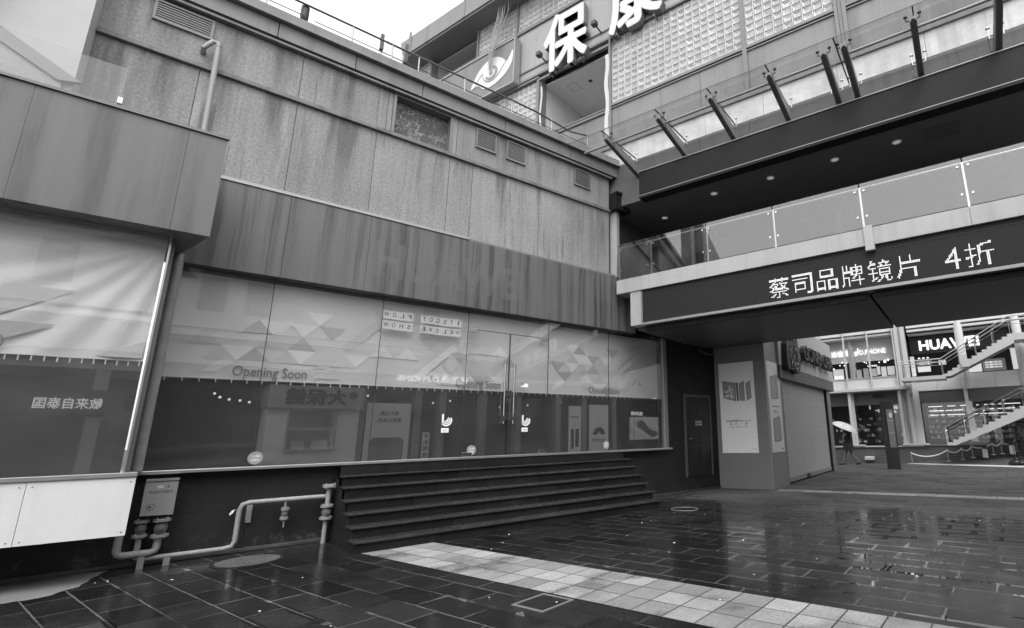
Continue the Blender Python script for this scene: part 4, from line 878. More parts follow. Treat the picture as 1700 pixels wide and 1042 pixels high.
ts_ = thing('tea_shop', 'closed tea shop with a ribbed roller shutter and dark letters under the bridge', 'shop', tuple(FS(9, 1, 0)))
part(SS().box(5.9, 12.75, .4, .6, 0, 5.5).box(12.3, 12.76, 0, 3.2, 0, 3.5).box(5.7, 13.7, .6, 3.4, 3.4, 5.5), 'wall', m_soffit, ts_)
part(SS().box(5.87, 5.98, .0, .4, 0, 3.42).box(12.15, 12.74, -.02, .0, 0, 3.42), 'frame', m_mullion, ts_)
mb = SS(); n = 46
for k in range(n):
    z0 = .2+k*(3.2/n); h = 3.2/n
    mb.prism([(5.98, z0), (12.15, z0), (12.15, z0+h*.72), (5.98, z0+h*.72)], .1, .11)
    i = [mb.pt(p) for p in ((5.98, .1, z0+h*.72), (12.15, .1, z0+h*.72), (12.15, .125, z0+h), (5.98, .125, z0+h))]; mb.f.append(i)
    i = [mb.pt(p) for p in ((5.98, .1, z0), (12.15, .1, z0), (12.15, .125, z0), (5.98, .125, z0))]; mb.f.append(i)
sh = part(mb, 'roller_shutter', m_shutter, ts_)
part(SS().box(5.98, 12.15, .08, .13, .05, .2), 'bottom_bar', m_alu_dull, sh); part(SS().box(8.3, 8.75, .06, .08, .07, .18), 'lock', m_black, sh)
part(SS().box(5.55, 13.3, -.1, .4, 3.36, 3.78), 'fascia', m_soffit, ts_, bev=.006)
part(SS().box(5.55, 13.3, -.1, .5, 3.785, 5.45), 'sign_board', m_shop, ts_)
part(SS().text('GONG CHA', 7.85, 12.4, 4.18, 4.72, -.18, .16, .02), 'lettering', m_print, ts_)
part(SS().text('GONG CHA', 7.85, 12.4, 4.18, 4.72, -.345, .008, .005), 'lettering_face', m_dark, ts_)
part(SS().prism(curve([(6.2, 5.2), (6.1, 4.7), (5.9, 4.5), (5.82, 4.0), (5.95, 3.64), (6.5, 3.7), (7.1, 3.6), (7.35, 3.85), (7.3, 4.5), (7.15, 5.2)]), -.3, -.1), 'emblem', M('dark_relief', .03, .45, metal=.3, var=.5, sc=9, bump=.5, bsc=16), ts_, bev=.03)
em = MB(FS); er = random.Random(3)
for k in range(26):
    u, z, r, a0 = er.uniform(6.0, 7.15), er.uniform(3.75, 5.0), er.uniform(.06, .16), er.uniform(0, 6)
    em.tube([(u+r*math.cos(a0+q*.5)*(1-q*.07), -.31, z+r*math.sin(a0+q*.5)*(1-q*.07)) for q in range(10)], .022, 5)
part(em, 'emblem_relief', m_gold, ts_)

# ================================================================ FAR SHOPS BEYOND THE BRIDGE
fx = tuple(FB(6, 19, 0))
fs = thing('far_shop_building', 'two-storey glass fronted shop building with phone shop signs beyond the passage', 'building', fx)
part(B().box(-6, 5.55, 18.5, 25, 0, .80).box(5.55, 22, 18.5, 25, 0, .86), 'base_wall', m_brick, fs)
part(B().box(-6, 5.5, 18.42, 18.6, .80, .86).box(5.6, 22, 18.42, 18.55, .862, .885), 'coping', m_farwhite, fs)
part(B().box(-6, 22, 25, 25.3, 0, 9).box(-6, 22, 18.9, 25, 7.0, 9.5).box(-6, 5.1, 22, 22.2, .8, 3.5).box(5.1, 22, 23.5, 23.7, .8, 3.5), 'rear_wall', m_roomdark, fs)
part(B().box(-6, 5.2, 18.75, 19, 2.95, 3.6).box(5.45, 22, 18.75, 19, 2.92, 3.5), 'lower_fascia', m_soffit, fs)
part(B().box(3.38, 3.98, 18.72, 18.75, 3.3, 3.46), 'louvre', m_black, fs)
part(B().box(-6, 5.2, 18.3, 18.9, 3.62, 3.68).box(-6, 5.2, 18.25, 18.32, 3.66, 3.78), 'white_band', m_farwhite, fs)
mb = B(); xs = [5.3, 6.43, 7.65, 8.88, 10.6, 13, 16, 22]
for a, c in zip(xs, xs[1:]): mb.box(a+.006, c-.006, 18.7, 18.9, 3.52, 4.25)
part(mb, 'slab_panel', m_fargrey, fs)
part(B().box(-6, 22, 18.9, 25, 3.6, 3.78), 'floor_slab', m_fargrey, fs)
part(B().box(-6, 5.2, 18.5, 18.75, 6.72, 7.0).box(-6, 5.2, 18.58, 18.75, 6.55, 6.66).box(5.4, 22, 18.5, 18.8, 6.76, 7.05).box(5.4, 22, 18.55, 18.8, 6.57, 6.68), 'white_beam', m_fargrey, fs)
for t in (1.0, 2.24, 3.46, 4.72): part(B().box(t-.03, t+.03, 18.35, 18.6, 3.78, 6.95), 'white_mullion', m_farwhite, fs)
part(B().box(4.78, 4.98, 18.4, 18.8, 3.7, 7.0).box(5.1, 5.3, 18.35, 18.8, 3.4, 7.0), 'white_pier', m_farwhite, fs)
part(B().box(5.0, 5.1, 18.5, 18.8, 3.7, 7.0), 'grey_pier', m_fargrey, fs)
for a, c in ((-6, .97), (1.03, 2.21), (2.27, 3.43), (3.49, 4.69)): part(B().box(a, c, 18.5, 18.512, 4.38, 6.55), 'window', m_farglass, fs)
part(B().box(-6, 4.7, 18.52, 18.6, 3.78, 4.36), 'spandrel', m_fargrey, fs)
part(B().box(-6, 4.75, 18.48, 18.53, 4.34, 4.38), 'window_rail', m_farwhite, fs)
for t in (2.5,): part(B().cyl((t, 19.0, 3.78), (t, 19.0, 6.9), .17, 20), 'round_column', m_farwhite, fs, smooth=True)
for t in (7.7, 10.05, 12.4): part(B().cyl((t, 18.65, 3.5), (t, 18.65, 7.0), .19, 20), 'round_column', m_fargrey, fs, smooth=True)
for t in (2.26, 4.7, 5.12): part(B().box(t-.09, t+.06, 18.4, 18.6, .86, 3.62).box(t-.07, t+.16, 18.6, 18.75, .86, 3.62), 'white_pier', m_farwhite, fs)
part(B().box(4.85, 5.02, 18.7, 18.8, .86, 3.62).box(5.25, 5.55, 18.7, 18.9, .86, 3.55), 'grey_pier', m_fargrey, fs)
part(B().box(4.55, 5.75, 18.35, 18.8, .87, .96).box(2.1, 2.75, 18.38, 18.8, .865, .92), 'pier_base', m_farwhite, fs)
for a, c in ((-6, 2.15), (2.45, 4.55), (5.6, 7.5), (7.8, 12), (12.02, 22)): part(B().box(a, c, 18.9, 18.912, .9, 2.94), 'window', m_farglass, fs)
for t in (7.65, 10.1): part(B().box(t-.14, t+.02, 18.55, 18.75, .89, 3.5).box(t-.02, t+.14, 18.75, 18.9, .89, 3.5), 'white_pier', m_fargrey, fs)
part(B().box(7.4, 8.0, 18.45, 18.9, .89, 1.0), 'pier_base', m_farwhite, fs)
# upstairs interior behind the left bay
part(B().box(-6, 5.1, 22.4, 22.5, 3.78, 6.8), 'back_wall', m_roomdark, fs)
part(B().box(-6, 5.1, 18.7, 22.4, 6.5, 6.55), 'ceiling', m_wood, fs)
part(B().box(-6, 5.1, 19.05, 19.15, 5.3, 6.5), 'sign_backing', m_room, fs)
mb = B()
for k in range(12): mb.disc(.6+rnd.random()*4, 5.15+rnd.random()*.2, .03, 18.96, 18.98, 8)
mb.disc(4.15, 5.2, .07, 18.95, 18.97, 12).disc(4.32, 5.28, .05, 18.95, 18.97, 12).disc(1.5, 5.0, .05, 18.95, 18.97, 12)
part(mb, 'spot_lamp', m_lamp, fs)
mb = B(); mb2 = B()
for a, c, z0, z1 in ((1.5, 2.05, 4.4, 4.95), (1.33, 1.45, 4.4, 4.95), (4.25, 4.6, 4.45, 4.9), (3.95, 4.2, 4.4, 4.9), (3.75, 3.9, 4.5, 4.95)): mb.box(a, c, 18.7, 18.72, z0, z1)
for a, c, z0, z1 in ((2.7, 2.95, 4.4, 4.85), (3.05, 3.3, 4.4, 4.9), (3.35, 3.72, 4.45, 4.85)): mb2.box(a, c, 18.8, 18.82, z0, z1)
part(mb, 'shop_poster', m_screen, fs); part(mb2, 'display_board', m_fargrey, fs)
part(B().text('vivo', 3.25, 3.74, 4.98, 5.1, 18.95, .01, .015), 'lit_lettering', m_lit, fs)
part(B().text('5G', 1.55, 2.0, 4.42, 4.58, 18.69, .01, .03), 'lit_lettering', m_lit, fs)
sg = thing('shop_sign', 'lit white phone shop sign with a swirl mark behind the upper glass', 'sign', tuple(FB(2.8, 19, 5.6)))
part(B().text('迪信通', 1.42, 2.42, 5.66, 6.0, 19.0, .03, .012), 'lettering', m_lit, sg)
part(B().text('D.PHONE', 2.93, 4.25, 5.68, 5.93, 19.0, .03, .012), 'lettering', m_lit, sg)
mb = B()
for r0, r1, a0, a1 in ((.15, .21, -170, 10), (.07, .12, -160, 40), (.0, .04, 0, 359)):
    pts = [(2.67+r1*math.cos(R(a0+(a1-a0)*k/14)), 5.83+r1*math.sin(R(a0+(a1-a0)*k/14))) for k in range(15)]
    pts += [(2.67+r0*math.cos(R(a1+(a0-a1)*k/14)), 5.83+r0*math.sin(R(a1+(a0-a1)*k/14))) for k in range(15)]
    mb.prism(pts, 18.97, 19.0)
mb.prism([(2.82, 5.83), (2.88, 5.83), (2.9, 6.08), (2.84, 6.06)], 18.97, 19.0)
part(mb, 'swirl', m_lit, sg)
sg = thing('shop_sign', 'black shop sign with lit HUAWEI letters above the upper stair', 'sign', tuple(FB(7, 19.3, 5.5)))
part(B().box(5.4, 14, 19.35, 19.5, 5.48, 6.42), 'panel', m_black, sg)
part(B().text('HUAWEI', 5.86, 8.5, 5.66, 6.15, 19.33, .05, .028), 'lettering', m_lit, sg)
part(B().box(5.4, 16, 18.8, 20, 6.44, 6.5), 'slatted_soffit', m_wood, fs)
part(B().box(5.4, 22, 22.4, 22.5, 4.2, 6.5), 'back_wall', m_roomdark, fs)
mb = B()
for a, c, z0, z1 in ((5.32, 5.52, 4.35, 5.4), (5.62, 6.22, 4.55, 4.85), (6.62, 6.95, 4.85, 5.1), (7.9, 8.45, 4.36, 4.9), (9.72, 10.1, 4.36, 5.4)): mb.box(a, c, 19.5, 19.53, z0, z1)
part(mb, 'lit_display', m_screen, fs)
part(B().box(8.5, 9.45, 19.5, 19.53, 4.36, 4.95).box(5.6, 6.3, 19.6, 19.63, 4.9, 5.2), 'display_board', m_logo_grey, fs)
part(B().text('HUAWEI', 5.72, 6.2, 4.95, 5.07, 19.58, .01, .02), 'lit_lettering', m_lit, fs)
mb = B()
for k in range(3):
    mb.disc(5.75+.2*k, 5.28, .06, 19.55, 19.57, 8, .04)
    mb.text('优惠活动', 8.6, 9.3, 4.75-.12*k, 4.82-.12*k, 19.49, .005)
part(mb, 'lit_lettering', m_lit, fs)
# ground floor goods on shelves
mb = B()
for row_ in range(6):
    z = 1.15+row_*.27
    t = 5.7
    while t < 12:
        w_ = rnd.uniform(.05, .16); mb.box(t, t+w_, 20.6, 20.8, z, z+rnd.uniform(.06, .2)); t += w_+rnd.uniform(.01, .05)
for k in range(90):
    t = rnd.uniform(-1, 4.4); z = rnd.choice((1.0, 1.3, 1.6, 1.9, 2.2)); mb.box(t, t+rnd.uniform(.04, .2), 20, 20.1, z, z+rnd.uniform(.05, .2))
gd = part(mb, 'shelf_goods', m_goods, fs); gd['kind'] = 'stuff'
part(B().box(5.6, 12, 20.55, 20.85, .9, 1.12).box(5.6, 12, 20.81, 20.85, 1.12, 2.9), 'shelf_unit', m_roomdark, fs)
mb = B()
for row_ in range(6):
    for t0, t1 in ((5.75, 7.2), (7.4, 9.4), (9.6, 11.8)):
        mb.box(t0, t1, 20.5, 20.6, 1.12+row_*.27, 1.14+row_*.27)
part(mb, 'shelf_edge', m_farwhite, fs)
mb = B()
for row_ in range(3):
    t = 5.8
    while t < 11: w_ = rnd.uniform(.1, .9); mb.box(t, t+w_, 20.45, 20.48, 2.33+row_*.22, 2.36+row_*.22); t += w_+rnd.uniform(.04, .25)
part(mb, 'strip_lamp', emis('strip_lamp', 1.0, .6), fs)
mb = B()
for k in range(14): t = rnd.uniform(1.4, 4.4); z = rnd.uniform(1.9, 2.8); mb.box(t, t+rnd.uniform(.05, .25), 19.6, 19.62, z, z+rnd.uniform(.03, .2))
part(mb, 'lit_display', m_screen, fs)
# stairs
def stair(label, t0, z0, t1, z1, n, d0, d1, land0=None, land1=None):
    s = thing('outdoor_stair', label, 'stair', tuple(FB(t0, d0, z0)))
    dt = (t1-t0)/n; dz = (z1-z0)/n
    for d in (d0, d1-.08):
        pts = []
        if land0: pts += [(land0, z0-.0), (land0, z0+dz*.6)] if 0 else []
        for k in range(n): pts += [(t0+k*dt, z0+k*dz+dz), (t0+(k+1)*dt, z0+k*dz+dz)]
        low_ = [(t1, z1-.42), (t0+.32, z0)]
        part(B().prism([(t0, z0)]+pts+low_, d, d+.08), 'stringer', m_farwhite, s)
    mb = B()
    for k in range(n): mb.box(t0+k*dt-.03, t0+(k+1)*dt, d0+.09, d1-.09, z0+(k+1)*dz-.06, z0+(k+1)*dz-.012)
    part(mb, 'tread', m_soffit, s)
    if land0: part(B().box(land0, t0+.1, d0, d1, z0-.1, z0+.06), 'landing', m_farwhite, s)
    if land1: part(B().box(t1, land1, d0, d1, z1-.3, z1+.0), 'landing', m_farwhite, s)
    a0 = land0 if land0 else t0-.22
    for d in (d0+.04, d1-.04):
        rail = [(t0-.05, d, z0+.78), (t1-.1, d, z1+.8)]
        if land0: rail = [(land0, d, z0+.85), (t0, d, z0+.85)]+rail[1:]
        if land1: rail = rail+[(land1, d, z1+.8)]
        part(B().tube(rail, .024, 6), 'handrail', m_steel, s)
        part(B().tube([(p[0], p[1], p[2]-.17) for p in rail], .014, 6), 'mid_rail', m_steel, s)
        for q in range(5):
            f_ = q/4; part(B().cyl((t0+(t1-t0)*f_, d, z0+(z1-z0)*f_+.05), (t0+(t1-t0)*f_, d, z0+(z1-z0)*f_+.8), .018, 6), 'post', m_steel, s)
    return s
stair('lower flight of a white outdoor stair rising in front of the shop shelves', 6.55, .885, 9.75, 2.52, 13, 16.9, 18.2, None, 13)
stair('upper flight of a white outdoor stair with steel rails crossing the black sign', 6.8, 4.02, 9.75, 5.72, 14, 16.9, 18.2, 5.0, 14)
bk = part(B().box(7.62, 7.86, 16.8, 18.3, 4.38, 4.95), 'landing_block', m_farwhite, bpy.data.objects['outdoor_stair.001'])
# totem
tt = thing('sign_totem', 'tall dark free-standing information totem with a grey screen face', 'totem', tuple(FB(4.55, 14, 0)))
part(B().box(4.5, 4.82, 13.78, 14.1, .0, 2.86).box(4.32, 4.5, 13.8, 14.08, 0, 2.88), 'body', m_black, tt, bev=.01)
part(B().box(4.54, 4.79, 13.77, 13.78, .9, 2.5), 'screen', M('totem_screen', .16, .25, var=.3, sc=3), tt)
part(B().box(4.54, 4.79, 13.764, 13.77, 2.02, 2.03).box(4.54, 4.79, 13.764, 13.77, 1.5, 1.51).disc(4.7, 2.25, .07, 13.764, 13.77, 16, .12), 'screen_graphic', m_fargrey, tt)
part(B().box(4.3, 4.84, 13.76, 14.12, 0, .03), 'foot', m_dark, tt)
sp = thing('ground_spotlight', 'small white-topped spotlight box at the foot of the tiled planter wall', 'spotlight', tuple(FB(2.95, 18.2, 0)))
part(B().box(2.72, 3.16, 18.1, 18.45, .16, .34), 'cover', m_farwhite, sp, bev=.03); part(B().box(2.76, 3.12, 18.08, 18.4, .03, .16), 'housing', m_black, sp); part(B().box(2.9, 2.98, 18.1, 18.4, 0, .03), 'foot', m_dark, sp)
# chain posts on the ramp
posts = [(4.9, 0.03), (6.46, .16), (7.05, .23), (7.47, .33), (8.29, .46), (8.62, .5), (9.19, .6)]
plab = ('leftmost short chain post, standing alone near the totem', 'short chain post under the foot of the white stair', 'short chain post, third from the totem', 'short chain post just left of the pale concrete block', 'short chain post just right of the pale concrete block', 'short chain post between the two pale concrete blocks, right one', 'short chain post beside the person at the right edge')
pp = None
for k, ((t, z), lab) in enumerate(zip(posts, plab)):
    if k == 0:
        pp = thing('chain_post', lab, 'post', tuple(FB(t, 18, z-.04)), 'chain posts on the ramp')
        fr = Frame(FB(t, 18, z-.04), TD)
        part(MB(fr).cyl((0, 0, 0), (0, 0, .52), .028, 10), 'stem', m_alu_dull, pp, smooth=True); part(MB(fr).plan([(-.1, -.1), (.1, -.1), (.1, .1), (-.1, .1)], 0, .03), 'foot', m_concrete, pp); part(MB(fr).ball((0, 0, .54), .035, 8), 'knob', m_farwhite, pp)
    else: copy_tree(pp, tuple(FB(t, 18, z-.04)), lab)
clab = ('long white chain sagging right of the totem', 'white chain hanging below the foot of the stair', 'white chain between the third and fourth posts', 'white chain over the left concrete block', 'white chain between the two posts right of the block', 'white chain at the right concrete block')
for k in range(6):
    (a, za), (c, zc) = posts[k], posts[k+1]; b = B(); sag = .22 if k == 0 else .14
    b.tube([(a+(c-a)*q/12, 18, za+(zc-za)*q/12+.48-sag*4*(q/12)*(1-q/12)) for q in range(13)], .026, 6)
    single(b, 'chain', clab[k], 'chain', m_chain, tuple(FB(a, 18, za)), 'white chains between the posts', smooth=True)
for t, z, lab in ((7.96, .38, 'pale concrete block with a dark top among the chain posts, nearer the stair'), (9.0, .52, 'pale concrete block with a dark top beside the black bag')):
    q = thing('concrete_block', lab, 'bollard', tuple(FB(t, 17.8, z-.02)), 'concrete blocks between chain posts')
    part(B().plan([(t-.1, 17.7), (t+.1, 17.7), (t+.1, 17.95), (t-.1, 17.95)], z-.06, z+.32), 'block', m_concrete, q, bev=.01); part(B().box(t-.09, t+.09, 17.72, 17.93, z+.32, z+.47), 'top', m_black, q)

# ================================================================ PEOPLE
def remesh(parts_mb, name, mat, parent, voxel=.012, smooth=True):
    o = part(parts_mb, name, mat, parent)
    md = o.modifiers.new('r', 'REMESH'); md.mode = 'VOXEL'; md.voxel_size = voxel
    sm = o.modifiers.new('s', 'SMOOTH'); sm.iterations = 3; sm.factor = .5
    dg = bpy.context.evaluated_depsgraph_get(); me = bpy.data.meshes.new_from_object(o.evaluated_get(dg)); o.modifiers.clear(); o.data = me
    for p in me.polygons: p.use_smooth = smooth
    if not me.materials: me.materials.append(mat)
    return o
def hand(b, w, dirv, side, palm):
    # palm and five fingers of different lengths, slightly curled; all vectors in the figure's own frame
    w = Vector(w); f = Vector(dirv).normalized(); s = Vector(side).normalized(); p = Vector(palm).normalized()
    b.tube([tuple(w), tuple(w+f*.03), tuple(w+f*.085)], [.026, .034, .03], 8)
    for k, ln in enumerate((.068, .078, .072, .056)):
        r0 = w+f*.08+s*(.027-.018*k); m1 = r0+f*ln*.55+p*.008; m2 = r0+f*ln*.85+p*.03
        b.tube([tuple(r0), tuple(m1), tuple(m2)], [.0095, .009, .007], 6)
    t0 = w+f*.03+s*.028; b.tube([tuple(t0), tuple(t0+f*.03+s*.025+p*.01), tuple(t0+f*.06+s*.03+p*.025)], [.012, .011, .008], 6)
# walker: faces -t (towards the shop corner), left side to the viewer
def walker():
    fr = Frame(FB(2.2, 17.0, 0), TD*-1)             # u forward (-t), d towards the viewer
    p = thing('person', 'person in a loose black dress walking with a tilted umbrella and looking at a phone', 'person', tuple(fr(0, 0, 0)))
    b = MB(fr)
    for s, kn, an, toe in ((1, (.16, .09, .50), (.30, .09, .09), (.50, .09, .04)), (-1, (-.12, -.09, .50), (-.42, -.09, .15), (-.30, -.09, .03))):
        b.tube([(0, s*.09, .92), tuple(kn), tuple(an)], [.085, .055, .036], 10); b.tube([(kn[0]*.4+an[0]*.6-.02, an[1], kn[2]*.45+an[2]*.55), tuple(an)], [.052, .036], 8)
        b.tube([(an[0]-.05, an[1], an[2]-.03), tuple(an), (toe[0]-.03, toe[1], toe[2]+.01)], [.035, .042, .03], 8)
    b.tube([(0, 0, .88), (.0, 0, 1.05), (.01, 0, 1.25), (.03, 0, 1.40), (.05, 0, 1.46)], [.14, .13, .14, .12, .055], 12)
    b.tube([(.05, 0, 1.44), (.09, 0, 1.53)], [.05, .048], 10); b.ball((.12, 0, 1.62), .1, 12, (1, .8, 1.15)); b.ball((.205, 0, 1.585), .02, 6); b.tube([(.17, 0, 1.545), (.19, 0, 1.54)], .022, 6); b.ball((.1, .085, 1.6), .022, 6); b.ball((.1, -.085, 1.6), .022, 6)
    for s in (1, -1):
        b.ball((.19, s*.035, 1.615), .013, 6)
        el = (.05, s*.2, 1.12) if s == 1 else (.08, -.2, 1.15); wr = (.29, s*.1, 1.17) if s == 1 else (.22, -.12, 1.3)
        b.tube([(.02, s*.17, 1.40), el, wr], [.055, .042, .027], 10); hand(b, wr, (1, -.2*s, .15) if s == 1 else (.4, .3, 1), (0, -s, 0) if s == 1 else (1, 0, 0), (0, 0, 1) if s == 1 else (0, 1, 0))
    remesh(b, 'body', m_skin, p, .009)
    b = MB(fr)
    b.tube([(.0, 0, .70), (.0, 0, .9), (.0, 0, 1.1), (.015, 0, 1.3), (.03, 0, 1.42)], [.27, .25, .21, .185, .13], 18)
    for s in (1, -1): b.tube([(.02, s*.13, 1.38), (.03, s*.2, 1.28), (.05, s*.215, 1.15)], [.09, .085, .08], 10)
    remesh(b, 'dress', m_cloth, p, .016)
    b = MB(fr); b.ball((.095, 0, 1.645), .115, 12, (1, .85, 1.0)); b.tube([(.02, 0, 1.66), (-.03, 0, 1.52), (-.03, 0, 1.38)], [.1, .075, .03], 10); part(b, 'hair', m_black, p, smooth=True)
    for s, x, z, x2 in ((1, .27, .04, .50), (-1, -.46, .05, -.27)):
        b = MB(fr); b.tube([(x-.02, s*.09, z+.015), (x+.1, s*.09, z+.01), (x2, s*.09, .035)], [.04, .05, .035], 8); part(b, 'shoe', m_black, p, smooth=True)
    ph = single(MB(fr).box(.36, .375, -.03, .09, 1.2, 1.33), 'phone', 'phone held up in the hand of the walker in black', 'phone', m_poster_dark, tuple(fr(.37, .03, 1.2)))
    um = thing('umbrella', 'pale tilted umbrella carried by the walker in black', 'umbrella', tuple(fr(.22, -.06, 1.3)))
    apex = Vector((-.02, .0, 2.02)); ax = Vector((-.42, .05, .9)).normalized(); e1 = Vector((1, 0, 0)); e1 = (e1-ax*e1.dot(ax)).normalized(); e2 = ax.cross(e1)
    def fn(i, j):
        r = .66*math.sin(j*1.15)/math.sin(1.15); h = -.26*(1-math.cos(j*1.15))/(1-math.cos(1.15)); a = i*2*PI
        sc = 1-.05*j*abs(math.sin(a*4)); return tuple(apex+e1*r*sc*math.cos(a)+e2*r*sc*math.sin(a)+ax*h)
    part(MB(fr).grid(fn, 32, 8), 'canopy', m_umb, um, smooth=True)
    part(MB(fr).tube([tuple(apex+ax*.06), (.235, -.06, 1.27)], .009, 8), 'shaft', m_steel, um)
    b = MB(fr)
    for k in range(8): b.tube([fn(k/8, q/8) for q in range(9)], .005, 5)
    part(b, 'ribs', m_dark, um)
walker()
def worker():
    fr = Frame(FB(9.42, 17.6, .28), TD*-1)
    p = thing('person', 'person in a dark checked jacket and cap at the right edge by the black bag', 'person', tuple(fr(0, 0, 0)))
    b = MB(fr)
    for s, kx, ax_ in ((1, .08, .02), (-1, -.02, -.14)):
        b.tube([(0, s*.1, .92), (kx, s*.1, .5), (ax_, s*.1, .09)], [.1, .065, .045], 10); b.tube([(ax_-.05, s*.1, .05), (ax_+.17, s*.1, .045)], [.042, .038], 8)
    b.tube([(0, 0, .9), (.02, 0, 1.15), (.06, 0, 1.4), (.08, 0, 1.46)], [.16, .17, .15, .06], 12); b.tube([(.08, 0, 1.44), (.12, 0, 1.54)], .052, 10)
    b.ball((.15, 0, 1.62), .1, 12, (1, .8, 1.15)); b.ball((.24, 0, 1.59), .02, 6)
    for s in (1, -1):
        b.ball((.22, s*.035, 1.625), .012, 6); b.ball((.13, s*.088, 1.61), .022, 6); b.tube([(.05, s*.2, 1.38), (.1, s*.25, 1.12), (.34, s*.1, 1.08)], [.06, .048, .03], 10); hand(b, (.34, s*.1, 1.08), (1, -.3*s, -.1), (0, -s, 0), (0, 0, -1))
    remesh(b, 'body', m_skin, p, .009)
    b = MB(fr); b.tube([(0, 0, .8), (.02, 0, 1.1), (.05, 0, 1.36), (.07, 0, 1.45)], [.2, .2, .19, .09], 16)
    for s in (1, -1): b.tube([(.05, s*.17, 1.38), (.1, s*.25, 1.12), (.3, s*.12, 1.085)], [.085, .066, .05], 10)
    remesh(b, 'jacket', m_check, p, .016)
    b = MB(fr)
    for s, kx, ax_ in ((1, .08, .02), (-1, -.02, -.14)): b.tube([(0, s*.09, .95), (kx, s*.1, .5), (ax_, s*.1, .07)], [.125, .085, .075], 10)
    remesh(b, 'trousers', m_cloth, p, .016)
    b = MB(fr); b.ball((.145, 0, 1.68), .112, 12, (1, .85, .7)); b.plan([(.2, -.08), (.33, -.05), (.33, .05), (.2, .08)], 1.665, 1.68); part(b, 'cap', m_black, p, smooth=True)
    for s, ax_ in ((1, .02), (-1, -.14)): b = MB(fr); b.tube([(ax_-.07, s*.1, .05), (ax_+.05, s*.1, .055), (ax_+.2, s*.1, .04)], [.045, .052, .04], 8); part(b, 'shoe', m_black, p, smooth=True)
worker()
bg_ = B(); bg_.ball((9.02, 16.9, .15), .26, 14, (1, .9, .55)); bg_.ball((9.2, 16.95, .14), .2, 12, (1.2, 1, .55)); bg_.ball((8.88, 16.9, .1), .16, 10, (1.1, 1, .6)); bg_.ball((9.05, 16.85, .27), .1, 10)
o = single(bg_, 'rubbish_bag', 'slumped shiny black bag lying on the ramp beside the chain posts', 'bag', m_bag, tuple(FB(9.0, 16.9, .0)), smooth=True)
single(B().tube([(9.02, 16.9, .2), (9.0, 16.92, .95)], .016, 6), 'broom_handle', 'thin dark stick standing up out of the black bag', 'stick', m_dark, tuple(FB(9.0, 16.9, .2)))

# ================================================================ SHOPS ACROSS THE STREET (seen reflected in the glass)
ob = thing('opposite_building', 'row of pale shops across the street, mirrored in the storefront glass', 'building', (4, -6, 0))
O = lambda: MB(FO)
mb = O().box(-32, 14, 0, 4, 4.0, 8.4).box(-32, 14, 3.6, 4, 0, 4)
part(mb, 'wall', m_plaster, ob)
part(O().box(-22, 14, -.25, 0, 4.55, 4.75).box(-22, 14, -.4, 0, 5.55, 5.75).box(-22, 14, -.2, 0, 5.9, 6.0).box(-22, 14, -.5, 0, 8.2, 8.4), 'cornice', m_farwhite, ob)
for u in (-.8, -2.2, -9, 3, 7): part(O().box(u-.4, u+.4, -.05, 0, 6.6, 7.9), 'window', m_roomdark, ob)
part(O().box(-30, 14, 3.3, 3.6, 0, 4), 'arcade_back', m_roomdark, ob)
for u in (-6.35, -8.75, -9.9, -12, -14, -16.5, -18.3, -20.6, -25, 1.5, 5, 9): part(O().box(u-.16, u+.16, .05, .5, 0, 4), 'pier', m_granite, ob)
mb = O()
for k in range(16): mb.disc(rnd.uniform(-20, 2), rnd.uniform(3.3, 3.8), .05, 1.4, 1.42, 8)
part(mb, 'lamp', m_lamp, ob)
part(O().text('迪信通 D.PHONE', -10.9, -7.6, 4.3, 4.62, -.3, .05, .02), 'lit_lettering', m_lit, ob)
kq = thing('kiosk', 'pale kiosk with a serving window across the street, mirrored in the glass', 'kiosk', (4.6, -4, 0))
part(O().box(-6.2, -5.34, -.3, 1.5, 0, 3.0).box(-3.7, -3.0, -.3, 1.5, 0, 3.0).box(-5.34, -3.7, -.3, 1.5, 0, 1.4).box(-5.34, -3.7, -.3, 1.5, 2.95, 3.0).box(-5.34, -3.7, 1.2, 1.5, 1.4, 2.95), 'wall', m_kiosk, kq)
part(O().box(-6.25, -2.95, -.5, 1.5, 3.0, 3.9), 'sign_board', m_farwhite, kq)
part(O().text('大保健', -5.6, -3.5, 3.15, 3.75, -.52, .02, .03).disc(-5.85, 3.55, .16, -.52, -.5), 'lettering', m_print, kq)
wf = part(O().box(-5.34, -3.7, -.36, -.28, 2.15, 2.23).box(-5.4, -5.32, -.36, -.28, 1.4, 2.95).box(-3.72, -3.64, -.36, -.28, 1.4, 2.95).box(-5.45, -3.6, -.4, -.28, 1.33, 1.4), 'window', m_farwhite, kq)
part(O().box(-5.2, -4.6, -.1, .2, 1.4, 1.75).box(-4.4, -3.9, -.1, .2, 1.4, 1.7), 'goods', m_goods, kq)
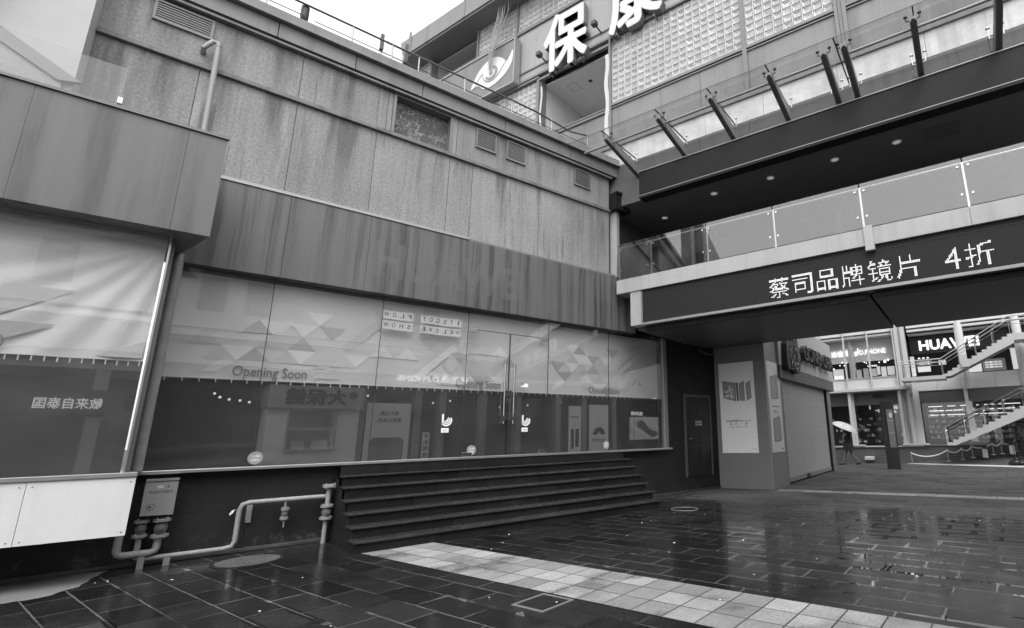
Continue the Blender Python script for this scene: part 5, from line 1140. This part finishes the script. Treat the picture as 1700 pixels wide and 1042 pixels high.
def oposter(u0, u1, z0, z1, label, kind):
    t = thing('street_poster', label, 'poster', (-(u0+u1)/2, -4, z0)); d = -.05
    part(O().box(u0, u1, d, d+.05, z0, z1), 'sheet', m_poster, t)
    if kind == 'phone':
        part(O().prism([(u0+.25, z0), (u0+.2, z0+1.0), (u0+.35, z0+1.2), (u1-.35, z0+1.2), (u1-.2, z0+1.0), (u1-.25, z0)], d-.004, d), 'picture', m_logo_grey, t)
        part(O().prism([(u0+.33, z0), (u0+.28, z0+.85), (u1-.28, z0+.85), (u1-.33, z0)], d-.006, d-.004), 'picture', m_poster_grey, t)
        part(O().text('强力出圈，', u0+.5, u1-.5, z1-.55, z1-.35, d, .003, .01).text('畅享5G未来。', u0+.4, u1-.4, z1-.85, z1-.65, d, .003, .01), 'lettering', m_print, t)
    elif kind == 'petals':
        b = O(); cx, cz = (u0+u1)/2, z0+1.15
        for k in range(8):
            a = R(12+k*(156/7)); ca, sa = math.cos(a), math.sin(a)
            b.prism([(cx+ca*.1, cz+sa*.1), (cx+ca*.35-sa*.085, cz+sa*.35+ca*.085), (cx+ca*.52, cz+sa*.52), (cx+ca*.35+sa*.085, cz+sa*.35-ca*.085)], d-.004, d)
        part(b, 'petal_mark', m_print, t); part(O().text('HUAWEI', cx-.5, cx+.5, z0+.75, z0+.92, d, .003, .02), 'lettering', m_print, t)
    elif kind == 'stack':
        part(O().text('手', u0+.04, u1-.04, z1-.28, z1-.05, d, .003, .02).text('机', u0+.04, u1-.04, z1-.56, z1-.33, d, .003, .02).text('维', u0+.04, u1-.04, z1-.84, z1-.61, d, .003, .02).text('修', u0+.04, u1-.04, z1-1.12, z1-.89, d, .003, .02), 'lettering', m_print, t)
    else:
        part(O().box(u0+.15, u0+.4, d-.004, d, z0+.5, z0+1.5).box(u0+.5, u0+.7, d-.004, d, z0+.4, z0+1.5), 'picture', m_poster_dark, t); part(O().text('HUAWEI', u0+.15, u1-.1, z1-.7, z1-.58, d, .003, .02), 'lettering', m_print, t)
oposter(-8.4, -6.55, .6, 3.3, 'white phone poster across the street beside the kiosk, mirrored in the glass', 'phone')
oposter(-9.33, -9.02, .8, 2.0, 'narrow white upright sign with stacked characters across the street', 'stack')
oposter(-18.0, -17.15, .6, 3.4, 'narrow white poster with two dark phones across the street', 'two')
oposter(-20.05, -18.6, .6, 3.5, 'white poster with a petal mark across the street', 'petals')
ls2 = thing('shop_sign', 'dark signboard across the street with a row of lit characters, mirrored in the left window', 'sign', (-2.1, -4, 2.7))
part(O().box(.9, 3.4, -.02, .05, 2.55, 3.35), 'panel', m_black, ls2)
part(O().text('敏来自泰国', 1.37, 2.76, 2.78, 3.1, -.04, .02, .01), 'lettering', m_lit, ls2)
hs = thing('shop_sign', 'black shopfront across the street with lit letters and a shoe-like phone picture', 'sign', (23, -4, 1.2))
part(O().box(-24.4, -21.8, -.05, .05, 2.85, 3.25), 'panel', m_black, hs); part(O().text('HUAWEI', -22.85, -21.9, 2.92, 3.14, -.06, .02, .02), 'lettering', m_lit, hs)
part(O().box(-24.3, -22.2, -.04, .05, 1.4, 2.82).box(-22.15, -21.8, -.04, .05, 1.4, 2.8), 'poster', m_poster, hs)
part(O().prism(curve([(-22.4, 2.5), (-22.9, 2.6), (-23.5, 2.05), (-24.1, 1.9), (-24.2, 1.7), (-23.7, 1.55), (-23.0, 1.9), (-22.4, 2.2)]), -.045, -.04), 'picture', m_logo_grey, hs)
